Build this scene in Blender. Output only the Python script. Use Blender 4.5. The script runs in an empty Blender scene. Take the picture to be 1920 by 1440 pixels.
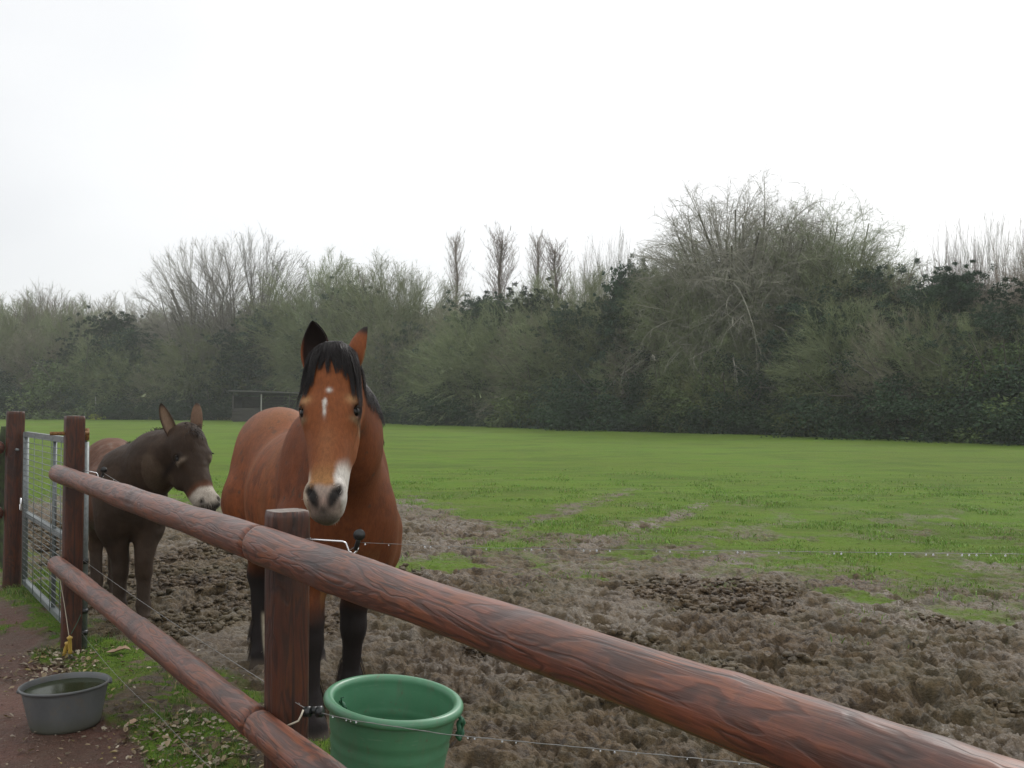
import bpy, math, random
import numpy as np
import openvdb as vdb
from mathutils import Vector, Matrix

# ------------------------------------------------------------------ camera, sky, sun, exposure
S = bpy.context.scene
C = S.collection
CAMZ, FPX = 1.58, 1867.0            # eye height in metres, focal length in photo pixels
cam_d = bpy.data.cameras.new('camera')
cam = bpy.data.objects.new('camera', cam_d); C.objects.link(cam)
cam_d.sensor_width = 36.0; cam_d.lens = 36.0 * FPX / 1920.0
cam_d.clip_start = 0.05; cam_d.clip_end = 3000
cam.location = (0, 0, CAMZ)
cam.rotation_euler = (math.radians(90) + math.atan(46 / FPX), 0, 0)
cam_d.dof.use_dof = False
S.camera = cam

SUN_EL = math.radians(40)
w = bpy.data.worlds.new('World'); S.world = w; w.use_nodes = True
nt = w.node_tree; nt.nodes.clear()
def wn(t, **k):
    n = nt.nodes.new(t)
    for a, b in k.items(): setattr(n, a, b)
    return n
sky = wn('ShaderNodeTexSky', sky_type='NISHITA', sun_disc=False, sun_elevation=SUN_EL, sun_rotation=math.radians(30))
bg = wn('ShaderNodeBackground'); bg.inputs['Strength'].default_value = 0.1
out = wn('ShaderNodeOutputWorld')
tc = wn('ShaderNodeTexCoord'); sep = wn('ShaderNodeSeparateXYZ')
nt.links.new(tc.outputs['Generated'], sep.inputs[0])
# overcast cloud layer: brighter to the right and overhead, greyer low on the left
cz = wn('ShaderNodeMath', operation='MULTIPLY_ADD'); nt.links.new(sep.outputs['X'], cz.inputs[0]); cz.inputs[1].default_value = 0.62; cz.inputs[2].default_value = 0.34
zz = wn('ShaderNodeMath', operation='MULTIPLY_ADD'); nt.links.new(sep.outputs['Z'], zz.inputs[0]); zz.inputs[1].default_value = 0.75; nt.links.new(cz.outputs[0], zz.inputs[2])
ns = wn('ShaderNodeTexNoise'); ns.inputs['Scale'].default_value = 2.2; ns.inputs['Detail'].default_value = 3; ns.inputs['Roughness'].default_value = 0.45
mpw = wn('ShaderNodeMapping'); mpw.inputs['Scale'].default_value = (1, 1, 2.2); nt.links.new(tc.outputs['Generated'], mpw.inputs[0]); nt.links.new(mpw.outputs[0], ns.inputs['Vector'])
na = wn('ShaderNodeMath', operation='MULTIPLY_ADD'); nt.links.new(ns.outputs['Fac'], na.inputs[0]); na.inputs[1].default_value = 0.7; nt.links.new(zz.outputs[0], na.inputs[2])
cr = wn('ShaderNodeValToRGB'); nt.links.new(na.outputs[0], cr.inputs[0])
SKYG = 1.0
cr.color_ramp.elements[0].position = 0.32; cr.color_ramp.elements[0].color = (7.9, 8.1, 8.4, 1)
cr.color_ramp.elements[1].position = 1.0; cr.color_ramp.elements[1].color = (12.2, 12.2, 12.2, 1)
e = cr.color_ramp.elements.new(0.62); e.color = (10.2, 10.3, 10.4, 1)
mx = wn('ShaderNodeMix', data_type='RGBA'); mx.inputs['Factor'].default_value = 0.93
nt.links.new(sky.outputs[0], mx.inputs['A']); nt.links.new(cr.outputs[0], mx.inputs['B'])
nt.links.new(mx.outputs['Result'], bg.inputs['Color']); nt.links.new(bg.outputs[0], out.inputs[0])

sd = bpy.data.lights.new('sun', 'SUN'); sd.energy = 1.4; sd.angle = math.radians(14); sd.color = (1, 0.97, 0.93)
sun = bpy.data.objects.new('sun', sd); C.objects.link(sun)
# bright part of the overcast sky: ahead of the viewer and to the right
sun.rotation_euler = (math.radians(50), 0, math.radians(150))

S.view_settings.view_transform = 'Standard'; S.view_settings.look = 'None'
S.view_settings.exposure = 0.0; S.view_settings.gamma = 1.0; S.view_settings.use_curve_mapping = False
S.render.engine = 'CYCLES'
S.cycles.use_denoising = True
S.cycles.max_bounces = 6; S.cycles.diffuse_bounces = 3; S.cycles.glossy_bounces = 3
S.cycles.transmission_bounces = 4; S.cycles.transparent_max_bounces = 8; S.cycles.volume_bounces = 1
S.cycles.sample_clamp_indirect = 4

# ------------------------------------------------------------------ helpers
rng = np.random.default_rng(11)
random.seed(11)
def wpt(px, d):            # world X of photo column px at distance d
    return (px - 960.0) / FPX * d
def gz(x, y):              # smooth terrain height: flat paddock rising a little towards the wood
    d = np.hypot(x, y)
    return 0.0047 * np.maximum(0, d - 47)

def tag(o, label=None, cat=None, group=None, kind=None):
    if label: o['label'] = label
    if cat: o['category'] = cat
    if group: o['group'] = group
    if kind: o['kind'] = kind
    return o
def empty(name, loc=(0, 0, 0), rot=(0, 0, 0)):
    o = bpy.data.objects.new(name, None); o.empty_display_size = 0.1
    o.location = loc; o.rotation_euler = rot; C.objects.link(o); return o
def link(name, me, mat=None, parent=None, loc=None, rot=None):
    o = bpy.data.objects.new(name, me); C.objects.link(o)
    if mat is not None and len(me.materials) == 0: me.materials.append(mat)
    if parent: o.parent = parent
    if loc is not None: o.location = loc
    if rot is not None: o.rotation_euler = rot
    return o
def mesh_np(name, V, F, smooth=True, col=None, mats=None):
    """V (n,3); F list of arrays each (m,3) or (m,4)"""
    if isinstance(F, np.ndarray): F = [F]
    F = [f for f in F if len(f)]
    me = bpy.data.meshes.new(name)
    V = np.ascontiguousarray(V, dtype=np.float32)
    me.vertices.add(len(V)); me.vertices.foreach_set('co', V.ravel())
    nl = sum(f.size for f in F); npoly = sum(len(f) for f in F)
    me.loops.add(nl); me.polygons.add(npoly)
    me.loops.foreach_set('vertex_index', np.concatenate([f.ravel() for f in F]).astype(np.int32))
    tot = np.concatenate([np.full(len(f), f.shape[1]) for f in F]).astype(np.int32)
    st = np.concatenate([[0], np.cumsum(tot)[:-1]]).astype(np.int32)
    me.polygons.foreach_set('loop_start', st)
    me.polygons.foreach_set('use_smooth', np.full(npoly, bool(smooth)))
    me.update(calc_edges=True)
    if col is not None:
        a = me.color_attributes.new('Col', 'FLOAT_COLOR', 'POINT')
        cc = np.ones((len(V), 4), np.float32); cc[:, :col.shape[1]] = col
        a.data.foreach_set('color', cc.ravel())
    if mats:
        for m in mats: me.materials.append(m)
    return me

def _hash(ix, iy, iz, seed):
    h = (ix.astype(np.uint32) * np.uint32(374761393) + iy.astype(np.uint32) * np.uint32(668265263)
         + iz.astype(np.uint32) * np.uint32(2246822519) + np.uint32((seed * 3266489917) & 0xffffffff))
    h ^= h >> np.uint32(13); h *= np.uint32(1274126177); h ^= h >> np.uint32(16)
    h *= np.uint32(2654435761); h ^= h >> np.uint32(15)
    return h.astype(np.float64) / 4294967295.0
def vnoise(x, y, z=None, seed=0):
    """smooth value noise -1..1"""
    x = np.asarray(x, float); y = np.asarray(y, float)
    z = np.zeros_like(x) if z is None else np.asarray(z, float)
    with np.errstate(over='ignore'):
        ix, iy, iz = (np.floor(a).astype(np.int64) for a in (x, y, z))
        fx, fy, fz = x - ix, y - iy, z - iz
        ux, uy, uz = (f * f * f * (f * (f * 6 - 15) + 10) for f in (fx, fy, fz))
        r = 0
        for dx in (0, 1):
            for dy in (0, 1):
                for dz in (0, 1):
                    wgt = (ux if dx else 1 - ux) * (uy if dy else 1 - uy) * (uz if dz else 1 - uz)
                    r = r + wgt * _hash(ix + dx, iy + dy, iz + dz, seed)
    return r * 2 - 1
def vnoise2(x, y, seed=0):
    x = np.asarray(x, float); y = np.asarray(y, float)
    with np.errstate(over='ignore'):
        ix, iy = np.floor(x).astype(np.int64), np.floor(y).astype(np.int64)
        fx, fy = x - ix, y - iy
        ux, uy = (f * f * f * (f * (f * 6 - 15) + 10) for f in (fx, fy))
        z0 = np.zeros_like(ix); r = 0
        for dx in (0, 1):
            for dy in (0, 1):
                r = r + (ux if dx else 1 - ux) * (uy if dy else 1 - uy) * _hash(ix + dx, iy + dy, z0, seed)
    return r * 2 - 1
def fbm2(x, y, sc, oct=4, seed=0, gain=0.5):
    r = 0; a = 1; t = 0
    for i in range(oct):
        r = r + a * vnoise2(x * sc + 17.3 * i, y * sc - 9.1 * i, seed + i); t += a; a *= gain; sc *= 2.03
    return r / t
def fbm3(p, sc, oct=3, seed=0, gain=0.5):
    r = 0; a = 1; t = 0
    for i in range(oct):
        r = r + a * vnoise(p[:, 0] * sc + 3.1 * i, p[:, 1] * sc, p[:, 2] * sc, seed + i); t += a; a *= gain; sc *= 2.03
    return r / t
def sstep(a, b, x):
    t = np.clip((x - a) / (b - a), 0, 1); return t * t * (3 - 2 * t)

# shader helper -----------------------------------------------------------
class M:
    def __init__(s, name):
        s.m = bpy.data.materials.new(name); s.m.use_nodes = True; s.t = s.m.node_tree; s.t.nodes.clear()
        s.o = s.t.nodes.new('ShaderNodeOutputMaterial'); s.b = s.t.nodes.new('ShaderNodeBsdfPrincipled')
        s.t.links.new(s.b.outputs[0], s.o.inputs[0])
    def n(s, t, ins=None, **k):
        n = s.t.nodes.new(t)
        for a, b in k.items(): setattr(n, a, b)
        for a, b in (ins or {}).items(): s.set(n, a, b)
        return n
    def set(s, n, a, b):
        if isinstance(b, bpy.types.NodeSocket): s.t.links.new(b, n.inputs[a])
        else: n.inputs[a].default_value = b
    def coord(s, kind='Object', scale=(1, 1, 1), loc=(0, 0, 0)):
        c = s.n('ShaderNodeTexCoord'); mp = s.n('ShaderNodeMapping', {'Vector': c.outputs[kind], 'Scale': scale, 'Location': loc}); return mp.outputs[0]
    def noise(s, vec, scale, detail=4, rough=0.55, dist=0.0):
        return s.n('ShaderNodeTexNoise', {'Vector': vec, 'Scale': scale, 'Detail': detail, 'Roughness': rough, 'Distortion': dist}).outputs['Fac']
    def ramp(s, fac, stops):
        r = s.n('ShaderNodeValToRGB', {'Fac': fac}); els = r.color_ramp.elements
        while len(els) < len(stops): els.new(0.5)
        for e, (p, c) in zip(els, stops):
            e.position = p; e.color = (c, c, c, 1) if not hasattr(c, '__len__') else (*c, 1)
        return r.outputs[0]
    def mix(s, f, a, b, mode='MIX'):
        n = s.n('ShaderNodeMix', data_type='RGBA', blend_type=mode)
        s.set(n, 'Factor', f)
        for k, v in (('A', a), ('B', b)): s.set(n, k, v if isinstance(v, bpy.types.NodeSocket) else (*v, 1))
        return n.outputs['Result']
    def math(s, op, a, b=0.0, c=0.0):
        n = s.n('ShaderNodeMath', operation=op); s.set(n, 0, a); s.set(n, 1, b); s.set(n, 2, c); return n.outputs[0]
    def attr(s, name='Col'):
        return s.n('ShaderNodeAttribute', attribute_name=name)
    def bump(s, h, strength=0.5, dist=0.01):
        n = s.n('ShaderNodeBump', {'Height': h, 'Strength': strength, 'Distance': dist}); s.t.links.new(n.outputs[0], s.b.inputs['Normal']); return n
    def fin(s, color=None, rough=None, metal=None, spec=None, **k):
        if color is not None: s.set(s.b, 'Base Color', color if isinstance(color, bpy.types.NodeSocket) else (*color, 1))
        if rough is not None: s.set(s.b, 'Roughness', rough)
        if metal is not None: s.set(s.b, 'Metallic', metal)
        if spec is not None: s.set(s.b, 'Specular IOR Level', spec)
        for a, b in k.items(): s.set(s.b, a.replace('_', ' '), b)
        return s.m

def tube_np(P, R, sides=8, up=(0, 0, 1), cap=True, ang0=0.0):
    """swept tube along points P with radii R -> V,F(list)"""
    P = np.asarray(P, float); R = np.broadcast_to(np.asarray(R, float), (len(P),))
    T = np.gradient(P, axis=0); T /= np.linalg.norm(T, axis=1)[:, None] + 1e-9
    up = np.asarray(up, float); V = []
    n = None
    for i in range(len(P)):
        if n is None:
            a = up if abs(np.dot(up, T[i])) < 0.9 else np.array([1.0, 0, 0])
            n = np.cross(T[i], a)
        else: n = n - T[i] * np.dot(n, T[i])
        n = n / (np.linalg.norm(n) + 1e-9); b = np.cross(T[i], n)
        th = ang0 + np.arange(sides) * 2 * math.pi / sides
        V.append(P[i] + R[i] * (np.cos(th)[:, None] * n + np.sin(th)[:, None] * b))
    V = np.concatenate(V); k = len(P)
    i = np.arange(k - 1)[:, None] * sides; j = np.arange(sides)[None]; jn = (j + 1) % sides
    Q = np.stack([i + j, i + jn, i + sides + jn, i + sides + j], -1).reshape(-1, 4)
    F = [Q]
    if cap:
        V = np.concatenate([V, P[:1], P[-1:]]); c0, c1 = k * sides, k * sides + 1
        jj = np.arange(sides); jj2 = (jj + 1) % sides
        F.append(np.stack([np.full(sides, c0), jj2, jj], -1))
        F.append(np.stack([np.full(sides, c1), (k - 1) * sides + jj, (k - 1) * sides + jj2], -1))
    return V, F
def join_np(parts):
    Vs, Q, T, o = [], [], [], 0
    for V, F in parts:
        if isinstance(F, np.ndarray): F = [F]
        Vs.append(V)
        for f in F: (Q if f.shape[1] == 4 else T).append(f + o)
        o += len(V)
    F = []
    if Q: F.append(np.concatenate(Q))
    if T: F.append(np.concatenate(T))
    return np.concatenate(Vs), F
def lathe_np(prof, sides=48):
    prof = np.asarray(prof, float); th = np.arange(sides) * 2 * math.pi / sides
    V = np.stack([prof[:, 0, None] * np.cos(th), prof[:, 0, None] * np.sin(th), np.broadcast_to(prof[:, 1, None], (len(prof), sides))], -1).reshape(-1, 3)
    i = np.arange(len(prof) - 1)[:, None] * sides; j = np.arange(sides)[None]; jn = (j + 1) % sides
    return V, [np.stack([i + j, i + jn, i + sides + jn, i + sides + j], -1).reshape(-1, 4)]
def box_np(c, s, rot=None):
    v = np.array([[x, y, z] for x in (-.5, .5) for y in (-.5, .5) for z in (-.5, .5)]) * np.asarray(s)
    if rot is not None: v = v @ np.asarray(rot).T
    f = np.array([[0, 1, 3, 2], [4, 6, 7, 5], [0, 4, 5, 1], [2, 3, 7, 6], [0, 2, 6, 4], [1, 5, 7, 3]])
    return v + np.asarray(c), [f]
def tube(name, P, R, mat, parent=None, sides=8, **k):
    V, F = tube_np(P, R, sides, **k); return link(name, mesh_np(name, V, F), mat, parent)
def box(name, c, s, mat, parent=None, rot=None):
    V, F = box_np(c, s, rot); return link(name, mesh_np(name, V, F, smooth=False), mat, parent)
# ------------------------------------------------------------------ layout lines
FU = np.array([-0.5525, 0.8335])            # fence direction (away from the camera, to the left)
FP = np.array([-0.736, 3.27])               # centre post (fence line through the posts)
FN = np.array([0.8335, 0.5525])             # normal of the fence, into the paddock
def fline(s, off=0.0):                      # point on the fence line
    p = FP + FU * s + FN * off; return float(p[0]), float(p[1])
def fcoord(x, y):                           # -> (s along, t into paddock)
    dx, dy = x - FP[0], y - FP[1]
    return dx * FU[0] + dy * FU[1], dx * FN[0] + dy * FN[1]

def cratered(x, y, sc, seed):
    """hoof pocks: cellular dips with raised rims"""
    gx, gy = x * sc, y * sc
    ix, iy = np.floor(gx).astype(np.int64), np.floor(gy).astype(np.int64)
    best = np.full(x.shape, 9.0); z0 = np.zeros_like(ix); hh = np.zeros(x.shape)
    with np.errstate(over='ignore'):
        for dx in (-1, 0, 1):
            for dy in (-1, 0, 1):
                cx, cy = ix + dx, iy + dy
                px = cx + _hash(cx, cy, z0, seed); py = cy + _hash(cx, cy, z0, seed + 1)
                d = np.hypot(gx - px, gy - py); k = _hash(cx, cy, z0, seed + 2)
                m = d < best; best = np.where(m, d, best); hh = np.where(m, k, hh)
    return best, hh

def ground_fields(x, y):
    r = np.hypot(x, y); px = 960 + FPX * x / np.maximum(y, 0.3)
    px = np.where(y > 0.3, px, np.where(x > 0, 3000, -1000))
    s, t = fcoord(x, y)
    # distance of the grass edge from the camera, by bearing
    rb = np.interp(px, [-600, 0, 300, 430, 620, 760, 860, 940, 1020, 1200, 1500, 1900, 2600],
                       [22, 20, 17.5, 17.5, 17, 16.5, 14.5, 12, 11.0, 10.6, 9.9, 9.6, 9.4])
    n1 = fbm2(x, y, 0.45, 4, 5); n2 = fbm2(x, y, 1.7, 4, 9)
    n25 = fbm2(x, y, 4.5, 3, 19)
    e = (r - rb) + 1.5 * n1 + 1.7 * n2 + 1.3 * n25
    grass = sstep(-2.6, 2.6, e + .9 * fbm2(x, y, 9, 2, 141))
    n3 = fbm2(x, y, 0.8, 3, 31)
    # isolated green patches left in the mud
    for (qx, qd, rad) in ((775, 10.2, .75), (1075, 10.4, .9), (1580, 8.55, .35), (1860, 7.6, .4), (1360, 9.6, .6), (1770, 9.0, 0.7), (1480, 9.9, .6), (960, 11.5, .7), (1700, 9.9, .8)):
        cx = wpt(qx, qd); dd = np.hypot(x - cx, (y - qd) * 0.8) / rad + 0.9 * n2 + 1.0 * n25
        grass = np.maximum(grass, (1 - sstep(0.35, 1.1, dd)) * 0.7)
    # worn, muddy spots inside the sward
    worn = sstep(0.05, 0.55, fbm2(x, y, 0.5, 3, 77) + 0.6 * n2 + .3 * n25) * (1 - sstep(11, 34, r))
    grass = grass * (1 - 0.4 * worn * (1 - sstep(11, 15, r)))
    grass = grass * (1 - .5 * sstep(-.25, .5, fbm2(x, y, 1.3, 4, 151, .6)) * (1 - sstep(13, 25, r)))
    # tractor ruts
    rut = np.zeros_like(x)
    for (ax, ay, bx, by) in ((-0.9, 11.2, 1.85, 18.2), (0.55, 10.3, 2.9, 16.0)):
        L = math.hypot(bx - ax, by - ay); ux, uy = (bx - ax) / L, (by - ay) / L
        a = (x - ax) * ux + (y - ay) * uy; b = (x - ax) * -uy + (y - ay) * ux
        rr = np.exp(-((b + .12 * n1) / 0.26) ** 2) * sstep(-1.4, 0.6, a) * (1 - sstep(L - 1, L + 3.5, a))
        rut = np.maximum(rut, rr * (0.7 + 0.3 * np.sign(np.sin(a * 21 + b * 9))) * (.6 + .6 * sstep(-.3, .3, n2)))
    grass = grass * (1 - 0.8 * np.clip(rut * 1.3, 0, 1))
    # verge strip just inside the fence, path outside it
    wv = 0.80 - 0.10 * np.clip(s - 1, 0, 4) + 0.25 * n2
    te = t + 0.10 + 0.16 * n2 + 0.1 * n1
    path = (1 - sstep(-0.06, 0.08, te)) * (y > -3)
    path = np.where(s > 6.8, path * 0 + (1 - sstep(-0.9, -0.2, t + 0.2 * n2)) , path)   # path swings away beyond the gate
    verge = (1 - path) * (1 - sstep(-0.2, 0.25, t - wv + 0.25 * n1)) * (s > -1.2)
    vg = sstep(-0.25, 0.45, fbm2(x, y, 3.6, 4, 41, .6) + .35 * fbm2(x, y, 15, 2, 43) + 0.24)
    pathside = path * sstep(-1.2, -0.3, t) * sstep(2.6, 3.6, s)       # grass tufts on the path edge by the gate
    # mud lumps
    mud = (1 - grass) * (1 - path) * (1 - 0.8 * verge)
    wx, wy = x + 0.17 * fbm2(x, y, 3.2, 3, 101), y + 0.17 * fbm2(x, y, 3.2, 3, 103)
    d1, h1 = cratered(wx, wy, 3.3, 3)
    d2, h2 = cratered(wx + 5, wy, 6.6, 13)
    d3, h3 = cratered(x, y + 3, 13.0, 17)
    pock = -0.058 * (1 - sstep(0.16, 0.40, d1)) * (0.25 + h1) * (h1 > 0.25) + 0.022 * np.exp(-((d1 - 0.48) / 0.14) ** 2)
    pock2 = -0.030 * (1 - sstep(0.14, 0.42, d2)) * (h2 > 0.4) + 0.022 * (h2 - .3) * (1 - sstep(.2, .6, d2))
    clod = 0.020 * (h3 - 0.35) * (1 - sstep(0.25, 0.6, d3))
    cv = fbm2(wx, wy, 7.5, 3, 131, .55); cv2 = fbm2(x, y, 13, 2, 137, .55); crev = -0.028 * np.exp(-(cv / .10) ** 2) - 0.013 * np.exp(-(cv2 / .12) ** 2)
    rid = 1 - np.abs(fbm2(wx, wy, 9.0, 3, 25, 0.55)) * 3.2
    lump = 0.034 * fbm2(x, y, 3.4, 3, 21, 0.6) + 0.014 * rid + 0.011 * (1 - np.abs(fbm2(x, y, 15, 3, 29, 0.6)) * 3)
    soft = sstep(-0.3, 0.9, fbm2(x, y, 0.5, 2, 55))     # smoother slop in places
    h = mud * (pock + pock2 + clod + crev + lump) * (1.05 - 0.5 * soft)
    h += grass * (0.012 * fbm2(x, y, 3.0, 3, 61) + 0.03 * fbm2(x, y, 0.7, 2, 62)) * np.exp(-r / 60)
    h += verge * (0.02 * fbm2(x, y, 6, 3, 63) + 0.015) + path * (0.004 * fbm2(x, y, 14, 3, 64) - 0.005)
    h -= rut * 0.045
    h += gz(x, y)
    # long soft undulation of the paddock
    h += 0.02 * vnoise2(x * .12, y * .12, 70) * sstep(8, 20, r)
    # verge mixes grass and bare soil
    g_all = np.clip(grass * (1 - verge) * (1 - path) + verge * vg + 0.8 * pathside * sstep(0.05, 0.35, fbm2(x, y, 2.2, 3, 42)), 0, 1)
    wet = sstep(-.1, 0.4, fbm2(x, y, 1.3, 3, 81)) * mud
    # slop and puddled patches between the donkey and the horse
    wet = np.maximum(wet, mud * np.exp(-(((x + 1.95) / 0.75) ** 2 + ((y - 6.7) / 1.1) ** 2)) * 1.2)
    h += -h * 0.5 * mud * np.exp(-(((x + 1.95) / 0.7) ** 2 + ((y - 6.7) / 1.0) ** 2))
    return h, g_all, path, np.clip(wet, 0, 1), verge, grass

# ground sheet: polar grid, fine near the camera, reaching the horizon
fr = [0.0]
rr = 1.2
radii = [0.02, 0.4, 0.8]
while rr < 3.8: radii.append(rr); rr *= 1.02
while rr < 14.5: radii.append(rr); rr *= 1.0032
while rr < 32: radii.append(rr); rr *= 1.007
while rr < 3000: radii.append(rr); rr *= 1.03
radii = np.array(radii)
th_in = np.radians(np.arange(-31, 31.001, 0.115))
th_out = np.radians(np.concatenate([np.arange(-180, -31, 2.0), np.arange(32, 180, 2.0)]))
ths = np.sort(np.concatenate([th_in, th_out]))
RR, TT = np.meshgrid(radii, ths, indexing='ij')
GX, GY = RR * np.sin(TT), RR * np.cos(TT)
H, GA, PA, WE, VE, _g = ground_fields(GX.ravel(), GY.ravel())
Vg = np.stack([GX.ravel(), GY.ravel(), H], 1)
nr, nth = RR.shape
i = np.arange(nr - 1)[:, None] * nth; j = np.arange(nth)[None]; jn = (j + 1) % nth
Fg = np.stack([i + j, i + nth + j, i + nth + jn, i + jn], -1).reshape(-1, 4)[:, ::-1]
m = M('ground_soil_and_grass')
a = m.attr('Col'); sp = m.n('ShaderNodeSeparateColor', {'Color': a.outputs['Color']})
gr, pa, we = sp.outputs[0], sp.outputs[1], sp.outputs[2]
co = m.coord('Object')
n_f = m.noise(co, 48, 6, 0.7); n_m = m.noise(co, 16, 6, 0.70); n_l = m.noise(co, 0.9, 5, 0.62); n_xl = m.noise(co, 0.10, 3, 0.5)
mudc = m.ramp(n_m, [(0.32, (0.030, 0.020, 0.011)), (0.49, (0.090, 0.059, 0.030)), (0.70, (0.178, 0.118, 0.060))])
mudc = m.mix(m.ramp(n_f, [(0.3, 0.0), (0.75, 0.55)]), mudc, (0.175, 0.125, 0.072))
mudc = m.mix(m.ramp(m.noise(co, 5.0, 5, 0.7), [(0.50, 0.0), (0.58, 0.6)]), mudc, (0.040, 0.027, 0.016))
mudc = m.mix(m.ramp(m.noise(co, 20.0, 4, 0.7), [(0.54, 0.0), (0.61, 0.55)]), mudc, (0.030, 0.020, 0.012))
mudc = m.mix(m.ramp(n_l, [(0.42, 0.0), (0.7, 0.35)]), mudc, (0.115, 0.112, 0.045))
mudc = m.mix(m.math('MULTIPLY', we, 0.35), mudc, (0.165, 0.125, 0.082))
grc = m.ramp(n_l, [(0.25, (0.138, 0.180, 0.046)), (0.5, (0.130, 0.222, 0.030)), (0.75, (0.098, 0.205, 0.026))])
grc = m.mix(m.ramp(n_xl, [(0.35, 0.0), (0.62, 0.65)]), grc, (0.120, 0.168, 0.028))
grc = m.mix(m.ramp(m.noise(m.coord('Object', (.25, .25, 1)), 1.0, 5, .7), [(0.50, 0.0), (0.62, 0.5)]), grc, (0.070, 0.115, 0.024))
grc = m.mix(m.ramp(m.noise(m.coord('Object', (.35, 1.6, 1)), 1.1, 5, .65), [(0.48, 0.0), (0.64, 0.6)]), grc, (0.075, 0.130, 0.026))
grc = m.mix(m.ramp(m.noise(m.coord('Object', (.8, 2.4, 1)), 2.3, 5, .7), [(0.55, 0.0), (0.66, 0.55)]), grc, (0.16, 0.15, 0.06))
grc = m.mix(m.ramp(m.noise(m.coord('Object', (1, 1.8, 1)), 3.1, 3, .6), [(0.66, 0.0), (0.72, 0.7)]), grc, (0.05, 0.055, 0.022))
grc = m.mix(m.ramp(n_m, [(0.52, 0.0), (0.72, 0.5)]), grc, (0.12, 0.10, 0.05))
grc = m.mix(m.ramp(n_f, [(0.25, 0.5), (0.5, 0.0)]), grc, (0.05, 0.085, 0.012))
pac = m.ramp(m.noise(co, 45, 6, 0.7), [(0.3, (0.085, 0.036, 0.025)), (0.55, (0.145, 0.066, 0.046)), (0.75, (0.21, 0.125, 0.09))])
pac = m.mix(m.ramp(m.noise(co, 2.5, 4), [(0.4, 0.0), (0.62, 0.5)]), pac, (0.095, 0.07, 0.048))
vor = m.n('ShaderNodeTexVoronoi', {'Vector': co, 'Scale': 70.0})
pac = m.mix(m.ramp(vor.outputs['Distance'], [(0.12, 0.55), (0.3, 0.0)]), pac, (0.23, 0.19, 0.14))
# ragged grass/soil edge
gm = m.math('ADD', gr, m.math('MULTIPLY', m.math('SUBTRACT', m.noise(co, 14, 5, 0.7), 0.5), 0.9))
gm = m.ramp(gm, [(0.28, 0.0), (0.5, .45), (0.74, 1.0)])
col = m.mix(pa, mudc, pac); col = m.mix(gm, col, grc)
rgh = m.math('SUBTRACT', m.math('ADD', m.math('MULTIPLY', n_m, 0.3), 0.42), m.math('MULTIPLY', we, 0.22))
rgh = m.math('ADD', rgh, m.math('MULTIPLY', gm, 0.25))
hh = m.math('ADD', m.math('MULTIPLY', n_f, 0.45), n_m)
m.bump(hh, 1.0, 0.04)
m.fin(col, rgh, spec=m.math('MULTIPLY_ADD', gm, -0.24, 0.28))
ground_mat = m.m
me = mesh_np('ground', Vg, Fg, True, np.stack([GA, PA, WE], 1))
ground = tag(link('ground', me, ground_mat), 'muddy paddock ground turning to green pasture, red gravel path outside the fence', kind='structure')

def ground_h(x, y):
    return float(ground_fields(np.array([x], float), np.array([y], float))[0][0])

# grass blades --------------------------------------------------------------
def blades(x, y, z, hgt, wid, lean, seed, dry=0.05, base=(0.12, 0.21, 0.02)):
    r = np.random.default_rng(seed); n = len(x)
    az = r.uniform(0, 2 * math.pi, n); ln = r.uniform(0.1, 1, n) * lean; la = r.uniform(0, 2 * math.pi, n)
    h = hgt * r.uniform(0.5, 1.25, n); wd = wid * r.uniform(0.7, 1.3, n)
    dx, dy = np.cos(az) * wd, np.sin(az) * wd
    b = np.stack([x, y, z - 0.006], 1); side = np.stack([dx, dy, dx * 0], 1)
    mid = b + np.stack([np.cos(la) * ln * h * .35, np.sin(la) * ln * h * .35, h * 0.6], 1)
    tip = b + np.stack([np.cos(la) * ln * h, np.sin(la) * ln * h, h * (1 - 0.25 * ln)], 1)
    V = np.stack([b - side, b + side, mid + side * .7, mid - side * .7, tip], 1).reshape(-1, 3)
    k = np.arange(n)[:, None] * 5
    F = [k + np.array([[0, 1, 2, 3]]), k + np.array([[3, 2, 4]])]
    c = np.array(base) * r.uniform(0.65, 1.35, (n, 1)) * r.uniform(0.85, 1.15, (n, 3))
    dm = r.random(n) < dry; c[dm] = np.array([0.26, 0.22, 0.09]) * r.uniform(0.6, 1.2, (dm.sum(), 1))
    return V, F, np.repeat(c, 5, axis=0)
m = M('grass_blades'); m.fin(m.attr('Col').outputs['Color'], 0.55, spec=0.3); grass_mat = m.m

def scatter(n, r0, r1, a0, a1, seed):
    r = np.random.default_rng(seed)
    th = np.radians(r.uniform(a0, a1, n)); rad = np.sqrt(r.uniform(r0 * r0, r1 * r1, n))
    return rad * np.sin(th), rad * np.cos(th)
x, y = scatter(330000, 7, 27, -34, 34, 2)
Hs, ga, pth, _w, ve, g0 = ground_fields(x, y)
rad_ = np.hypot(x, y)
tuft = sstep(-0.5, 0.6, fbm2(x, y, 1.8, 4, 90))
keep = (np.random.default_rng(3).random(len(x)) < np.clip(ga, 0, 1) ** 1.1 * (0.12 + 0.88 * tuft) * (1 - sstep(14, 27, rad_))) & (ve < 0.3)
x, y, z, tf = x[keep], y[keep], Hs[keep], tuft[keep]
V, F, col = blades(x, y, z, 0.014 + 0.050 * tf ** 2, 0.003 + 0.0012 * np.hypot(x, y) / 8, 1.1, 5, base=(0.145, 0.255, 0.038))
tag(link('pasture_grass', mesh_np('pasture_grass', V, F, False, col), grass_mat), 'short green pasture grass beyond the mud', 'grass', kind='stuff')

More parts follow.
